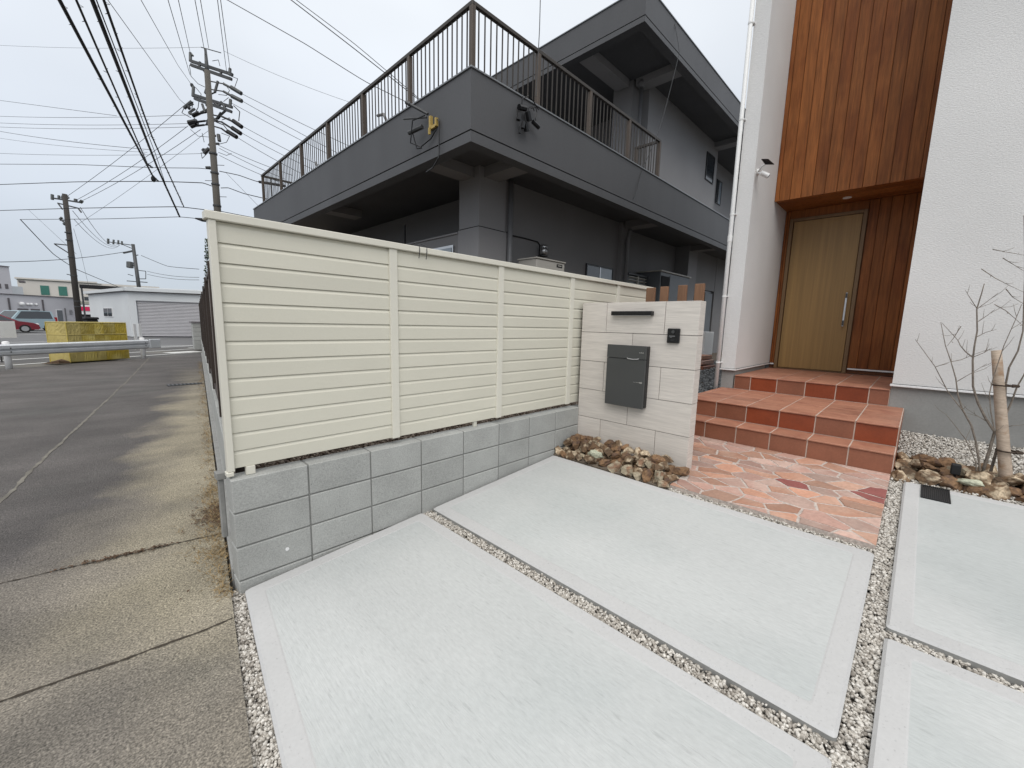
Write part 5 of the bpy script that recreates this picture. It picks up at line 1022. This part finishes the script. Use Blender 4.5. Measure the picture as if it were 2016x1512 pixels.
b = MB(); b.add([(-1.25, 18.7, .0), (-.85, 18.45, .10), (-.62, 18.5, .05), (-.80, 18.8, .12), (-1.05, 18.9, .03)], [(0, 1, 2, 3, 4)]); b.add([(-1.25, 18.7, .0), (-.85, 18.45, .0), (-.62, 18.5, .0), (-.85, 18.45, .10)], [(0, 1, 3)]); b.add([(-.85, 18.45, 0), (-.62, 18.5, 0), (-.62, 18.5, .05), (-.85, 18.45, .10)], [(0, 1, 2, 3)])
tag(b.build('cardboard', M['leaf_litter']), 'crumpled piece of dark board lying by the left foot of the yellow box', 'board')
sg = thing('sign_board', (-2.1, 19.8, 0), 'plain white board on a thin pole at the left edge', 'sign')
b = MB(); b.obox((-3.0, 18.7, 0), ax2, 1.62, -.012, .012, .74, 1.24, .004); b.build('board', M['white_trim'], sg); b = MB(); b.tube([(-2.07, 19.70, 0), (-2.05, 19.70, 1.2)], .02, 8); b.build('pole', M['steel_dull'], sg)

# ------------------------------------------------------------------ garage
ga = thing('garage', (2, 43, 0), 'low white garage with a wide roller shutter', 'garage')
GC, GL_, GR = Vector((1.83, 40.0)), Vector((-.14, 50.4)), Vector((6.6, 38.2))
def wallseg(A, Bp, z0, z1, m, nm, parent, th=.15, proud=0.):
    d = (Bp-A); L_ = d.length; d.normalize(); b = MB(); b.obox((A.x, A.y, 0), (d.x, d.y), L_, -proud, th, z0, z1); return b.build(nm, M[m], parent)
wallseg(GL_, GC, 0, 3.15, 'bg_pale', 'side_wall', ga)
fd = (GR-GC).normalized(); fn = Vector((fd.y, -fd.x))
A = GC; wallseg(A, A+fd*.42, 0, 3.15, 'bg_pale', 'pier', ga, .2); wallseg(A+fd*.42, GR, 2.56, 3.15, 'bg_pale', 'lintel', ga, .2)
n_ = 24
for i in range(n_):
    z = .02+i*2.53/n_; a = A+fd*.43-fn*.12; b = MB(); b.obox((a.x, a.y, 0), (fd.x, fd.y), (GR-GC).length-.45, -.02, .02, z+.026, z+2.53/n_, .012); b.build('shutter_slat', M['shutter'], ga)
a = A+fd*.43-fn*.16; b = MB(); b.obox((a.x, a.y, 0), (fd.x, fd.y), 4.4, .0, .04, 0, 2.56); b.build('shutter_back', M['shutter_dark'], ga)
for a0, a1 in ((GL_, GC), (GC, GR)):
    d = (a1-a0).normalized(); b = MB(); nn = Vector((d.y, -d.x)); s_ = a0+nn*.25-d*.2; b.obox((s_.x, s_.y, 0), (d.x, d.y), (a1-a0).length+.4, 0, .6, 3.20, 3.42); b.build('roof_edge', M['bg_pale'], ga)
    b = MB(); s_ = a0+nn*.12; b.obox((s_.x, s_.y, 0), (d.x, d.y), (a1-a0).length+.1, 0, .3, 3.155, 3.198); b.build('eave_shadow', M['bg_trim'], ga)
b = MB(); b.prism([(1.9, 40.1), (6.6, 38.3), (8, 48), (0, 50.4)], 3.3, 3.5); b.build('roof', M['bg_pale'], ga)
b = MB(); d = (GC-GL_).normalized(); s_ = GL_+d*4.3+Vector((d.y, -d.x))*.0; b.obox((s_.x, s_.y, 0), (d.x, d.y), 2.3, -.04, .01, 1.35, 2.04); w_ = b.build('window', M['white_trim'], ga)
b = MB(); b.obox((s_.x, s_.y, 0), (d.x, d.y), 1.05, -.05, -.041, 1.4, 2.0); b.build('pane', M['glass'], w_); b = MB(); s2 = s_+d*1.15; b.obox((s2.x, s2.y, 0), (d.x, d.y), 1.05, -.05, -.041, 1.4, 2.0); b.build('pane', M['glass'], w_)
b = MB(); b.obox((.35, 42.3, 0), (d.x, d.y), 1.2, -.9, -.35, .0, 1.15, .05); b.obox((.30, 42.5, 0), (d.x, d.y), 1.5, -1.0, -.3, 1.151, 1.32, .04); tag(b.build('dark_bin', M['black_matt']), 'dark covered bin against the side of the white garage', 'bin')

# block pillar beside the lane end, hedge
pi = thing('block_pillar', (3.35, 23.9, 0), 'grey concrete block pillar at the far end of the brown fence', 'pillar')
for k in range(6): piece('block', 3.15, 3.75, 23.6, 24.0, .02+k*.2, .212+k*.2, M['block'], pi, .006)
b = MB(); b.cbox(3.10, 3.8, 23.55, 24.05, 1.225, 1.29, .01); b.build('cap', M['bg_trim'], pi)
b = MB(); b.cbox(3.45, 4.1, 22.9, 23.4, 0, .48, .02); tag(b.build('planter_box', M['black_matt']), 'dark box standing on the ground in front of the block pillar', 'box')
hd = thing('shrub', (4.6, 26, 0), 'dark evergreen shrub poking out behind the brown fence', 'shrub')
rh = random.Random(8); b = MB()
for i in range(2600):
    t = rh.random(); zc0 = 1.2+4.2*t; rad = .62*(1-.55*t)*rh.random()**.4; a = rh.uniform(0, 6.28); x, y = 4.55+rad*math.cos(a), 26+rad*math.sin(a); s_ = rh.uniform(.03, .08); u = Vector((rh.gauss(0, 1), rh.gauss(0, 1), rh.gauss(0, 1))).normalized(); v = u.orthogonal()*s_; u = u*s_
    p = Vector((x, y, zc0)); b.add([p-u, p+v*.5, p+u, p-v*.5], [(0, 1, 2, 3)])
b.build('foliage', M['leaf'], hd); b = MB(); b.tube([(4.55, 26, 0), (4.55, 26, 4.6)], [.08, .02], 6); b.build('trunk', M['bark'], hd)

# lane drain grate
dg = thing('lane_drain', (1.7, 12.3, ROADZ), 'long dark drain grate in the lane near the brown fence', 'drain grate')
b = MB(); b.box(1.02, 1.66, 11.6, 11.9, ROADZ+.003, ROADZ+.007); b.build('plate', M['black_matt'], dg)
for i in range(9): b = MB(); b.box(1.04+i*.07, 1.07+i*.07, 11.63, 11.87, ROADZ+.0075, ROADZ+.012); b.build('bar', M['steel_dull'], dg)

# ------------------------------------------------------------------ far buildings
def facade(root, A, Bp, z0, z1, m, nm='wall', depth=8.):
    d = (Bp-A); L_ = d.length; d.normalize(); b = MB(); b.obox((A.x, A.y, 0), (d.x, d.y), L_, 0, depth, z0, z1); b.build(nm, M[m], root); return d
def on_wall(root, A, d, t0, t1, z0, z1, m, nm, proud=.05, th=.06, parent=None):
    b = MB(); b.obox((A.x+d.x*t0, A.y+d.y*t0, 0), (d.x, d.y), t1-t0, -proud, -proud+th, z0, z1); return b.build(nm, M[m], parent or root)
cl = thing('clinic_building', (-5, 84, 0), 'long low mauve-grey building behind the parked cars', 'building')
A = Vector((-20, 70.3)); B_ = Vector((-1.45, 86.4)); d = facade(cl, A, B_, 0, 3.72, 'bg_grey'); on_wall(cl, A, d, 0, (B_-A).length, 3.721, 3.82, 'bg_trim', 'roof_edge', .12, .3)
def tx(x, y): return (Vector((x, y))-A).dot(d)
for x, y, z1_ in ((-6.9, 80.9, 3.3), (-4.3, 83.3, 3.3)): t = tx(x, y); on_wall(cl, A, d, t-.06, t+.06, 0, z1_, 'bg_trim', 'downpipe', .14, .12)
for t0, t1 in ((tx(-6.29, 81.41), tx(-5.45, 82.1)), (tx(-5.25, 82.3), tx(-4.5, 82.9))):
    w_ = on_wall(cl, A, d, t0, t1, 1.0, 2.05, 'bg_trim', 'window', .06, .08); on_wall(cl, A, d, t0+.18, t1-.18, 1.05, 1.85, 'glass', 'pane', .08, .015, w_)
for x, y, r in ((-5.95, 81.7, .27), (-5.51, 82.15, .17), (-5.2, 82.35, .17), (-4.8, 82.7, .15)):
    t = tx(x, y); q = A+d*t+Vector((d.y, -d.x))*.12; b = MB(); b.ball((q.x, q.y, 2.62), r, 1., 12, 8); b.build('vent_cap', M['white_trim'], cl, smooth=True)
t = tx(-3.5, 84.5); on_wall(cl, A, d, t, t+.75, 0, 2.05, 'white_trim', 'door_surround', .06, .07); on_wall(cl, A, d, t+.1, t+.75, 0, 1.98, 'cabinet', 'door', .075, .014)
t = tx(-2.7, 85.2); on_wall(cl, A, d, t, t+.08, 0, 2.3, 'pipe_grey', 'vent_pipe', .14, .1)
t = tx(-2.3, 85.6)
for i in range(4): on_wall(cl, A, d, t, t+.35, 1.45+i*.18, 1.52+i*.18, 'pipe_grey', 'meter', .1, .06)
t = tx(-8.2, 79.3); on_wall(cl, A, d, t-1.2, t+.3, .9, 1.1, 'black_matt', 'shelf', .6, .5)
for i in range(3): q = A+d*(t-.9+i*.55)+Vector((d.y, -d.x))*.3; b = MB(); b.ball((q.x, q.y, 1.9+.35*(i % 2)), .28, 1., 10, 6); b.build('vent_cap', M['steel_dull'], cl)
be = thing('beige_building', (-3, 108, 0), 'beige building with green shuttered windows behind the grey one', 'building')
A = Vector((-8.4, 107.7)); B_ = Vector((9.5, 106.0)); d = facade(be, A, B_, 0, 7.1, 'bg_beige', depth=12.); on_wall(be, A, d, -.2, (B_-A).length-8.5, 7.1, 7.34, 'bg_beige', 'roof_edge', .25, .4); on_wall(be, A, d, -.1, 10, 6.95, 7.05, 'cream_dark', 'gutter', .1, .12)
for t0 in (2.5, 4.6): w_ = on_wall(be, A, d, t0, t0+1.0, 4.65, 6.2, 'green_shutter', 'window', .08, .1)
for x in (11.2, 12.1): on_wall(be, A, d, x-3.6, x-3.6+.55, 4.0, 4.6, 'glass', 'window', .08, .1)
lb = thing('corner_building', (-14, 98, 0), 'pale grey tall building at the left edge', 'building')
A = Vector((-26, 86)); B_ = Vector((-8.35, 99.3)); d = facade(lb, A, B_, 0, 8.3, 'bg_grey', depth=10); on_wall(lb, A, d, 0, (B_-A).length, 8.301, 8.42, 'bg_trim', 'roof_edge', .15, .3)
L_ = (B_-A).length
for t0 in (L_-1.55, L_-.75): w_ = on_wall(lb, A, d, t0, t0+.33, 5.05, 5.75, 'bg_trim', 'window', .06, .08)
on_wall(lb, A, d, L_-2.6, L_-1.6, 7.1, 7.5, 'pipe_grey', 'vent_hood', .2, .3)
ax3 = thing('annex_building', (-8, 104, 0), 'low white annex between the tall pale building and the beige one', 'building')
facade(ax3, Vector((-9.4, 101)), Vector((-7.5, 102.5)), 0, 5.6, 'bg_pale', depth=3.); b = MB(); b.box(-7.9, -7.3, 103.0, 105, 6.3, 6.6); b.build('eave', M['bg_trim'], ax3)
so = thing('shop_canopy', (2, 86, 0), 'long dark solar panel canopy above the white garage roof', 'canopy')
b = MB(); b.box(-1.0, 4.6, 84, 88, 5.25, 5.62); b.build('panel', M['black_matt'], so); b = MB(); b.box(-.9, -.7, 84.2, 84.4, 0, 5.25); b.box(4.2, 4.4, 84.2, 84.4, 0, 5.25); b.build('column', M['steel_dull'], so)
sh = thing('far_shop', (-.8, 100, 0), 'small far shop with a red and white sign between dark pole and garage', 'shop')
b = MB(); b.box(-1.6, 1.5, 100, 101, 0, 3.6); b.build('wall', M['black_matt'], sh); b = MB(); b.box(-1.4, .2, 99.8, 99.95, 1.5, 3.1); b.build('sign_panel', M['white_trim'], sh); b = MB(); b.box(-1.3, .1, 99.7, 99.79, 2.1, 2.75); b.build('sign_band', M['sign_red'], sh); b = MB(); b.box(-1.6, 1.5, 99.9, 99.99, 3.2, 3.6); b.build('eave', M['cream_dark'], sh)

# ------------------------------------------------------------------ parked cars
def car(nm, label, m, loc, rz, L_=4.3, H=1.5, W_=1.7, van=False, rear=False):
    root = thing(nm, loc, label, 'car'); root.rotation_euler = (0, 0, rz); LOC[root.name] = Vector((0, 0, 0))
    if van: low = [(-.5, .32), (-.495, .55), (-.485, .95*H/1.6), (.28, .95*H/1.6), (.47, .72*H/1.6), (.5, .5), (.49, .28)]; roof = [(-.47, .93), (-.44, H*.98), (-.2, H), (.12, H*.98), (.30, .95)]
    else: low = [(-.5, .35), (-.49, .75), (-.46, .92), (.22, .90), (.42, .76), (.49, .62), (.5, .40), (.48, .25)]; roof = [(-.46, .90), (-.36, H*.96), (-.15, H), (.02, H*.97), (.24, .89)]
    def ext(prof, w0, w1=None):
        b = MB(); n = len(prof); V_ = [(x*L_, -w0, z) for x, z in prof]+[(x*L_, w0, z) for x, z in prof]; b.add(V_, [(i, (i+1) % n, n+(i+1) % n, n+i) for i in range(n)]+[tuple(range(n))[::-1], tuple(range(n, 2*n))]); return b
    def cab(prof, w0, w1, top=None):
        b = MB(); n = len(prof); zs = [z for _, z in prof]; z0, z1 = min(zs), max(zs); V_ = []
        for s in (-1, 1):
            for x, z in prof: V_.append((x*L_, s*(w0+(w1-w0)*(z-z0)/(z1-z0)), z))
        b.add(V_, [(i, (i+1) % n, n+(i+1) % n, n+i) for i in range(n)]+[tuple(range(n))[::-1], tuple(range(n, 2*n))]); return b
    body = ext([(-.49, .22)]+low, W_/2); body.build('body', M[m], root)
    cab(roof, W_/2*.97, W_/2*.78).build('cabin', M[m], root)
    cx = sum(x for x, _ in roof)/len(roof)
    win = [(cx+(x-cx)*.88, .90*.06+z*.94) for x, z in roof]
    cab(win, W_/2*.985, W_/2*.82).build('side_window', M['glass'], root)
    ws = MB(); a, c = roof[-1], roof[-2]; ws.add([(a[0]*L_+.012, -W_*.42, a[1]+.02), (a[0]*L_+.012, W_*.42, a[1]+.02), (c[0]*L_+.03, W_*.36, c[1]-.03), (c[0]*L_+.03, -W_*.36, c[1]-.03)], [(0, 1, 2, 3)]); ws.build('windscreen', M['glass'], root)
    for x in (-.31, .31):
        for s in (-1, 1):
            b = MB(); b.tube([(x*L_, s*(W_/2-.2), .31), (x*L_, s*(W_/2+.01), .31)], .31, 18); w_ = b.build('wheel', M['tyre'], root); b = MB(); b.tube([(x*L_, s*(W_/2+.012), .31), (x*L_, s*(W_/2+.02), .31)], .2, 14); b.build('rim', M['silver'], w_)
    for s in (-1, 1):
        b = MB(); b.cbox(.455*L_, .492*L_, s*W_*.30, s*W_*.47, .60, .70, .01); b.build('headlight', M['white_trim'], root)
        b = MB(); b.cbox(-.503*L_, -.46*L_, min(s*W_*.42, s*W_*.505), max(s*W_*.42, s*W_*.505), .62, .95 if not van else 1.2, .01); b.build('tail_light', M['tail_red'], root)
    b = MB(); b.cbox(.492*L_, .505*L_, -.4, .4, .3, .45, .01); b.build('grille', M['black_matt'], root)
    return root
car('parked_car', 'dark red hatchback parked between the white and the pale blue car', 'car_red', (-5.15, 50.4, -.03), math.radians(5), 4.1, 1.45)
car('parked_car', 'white car at the left edge, nearest of the parked cars', 'car_white', (-6.35, 46.6, -.03), math.radians(10), 4.2, 1.35)
car('parked_car', 'pale blue compact van parked behind the red hatchback', 'car_blue', (-4.45, 55.3, -.03), math.radians(222), 4.2, 1.75, van=True)
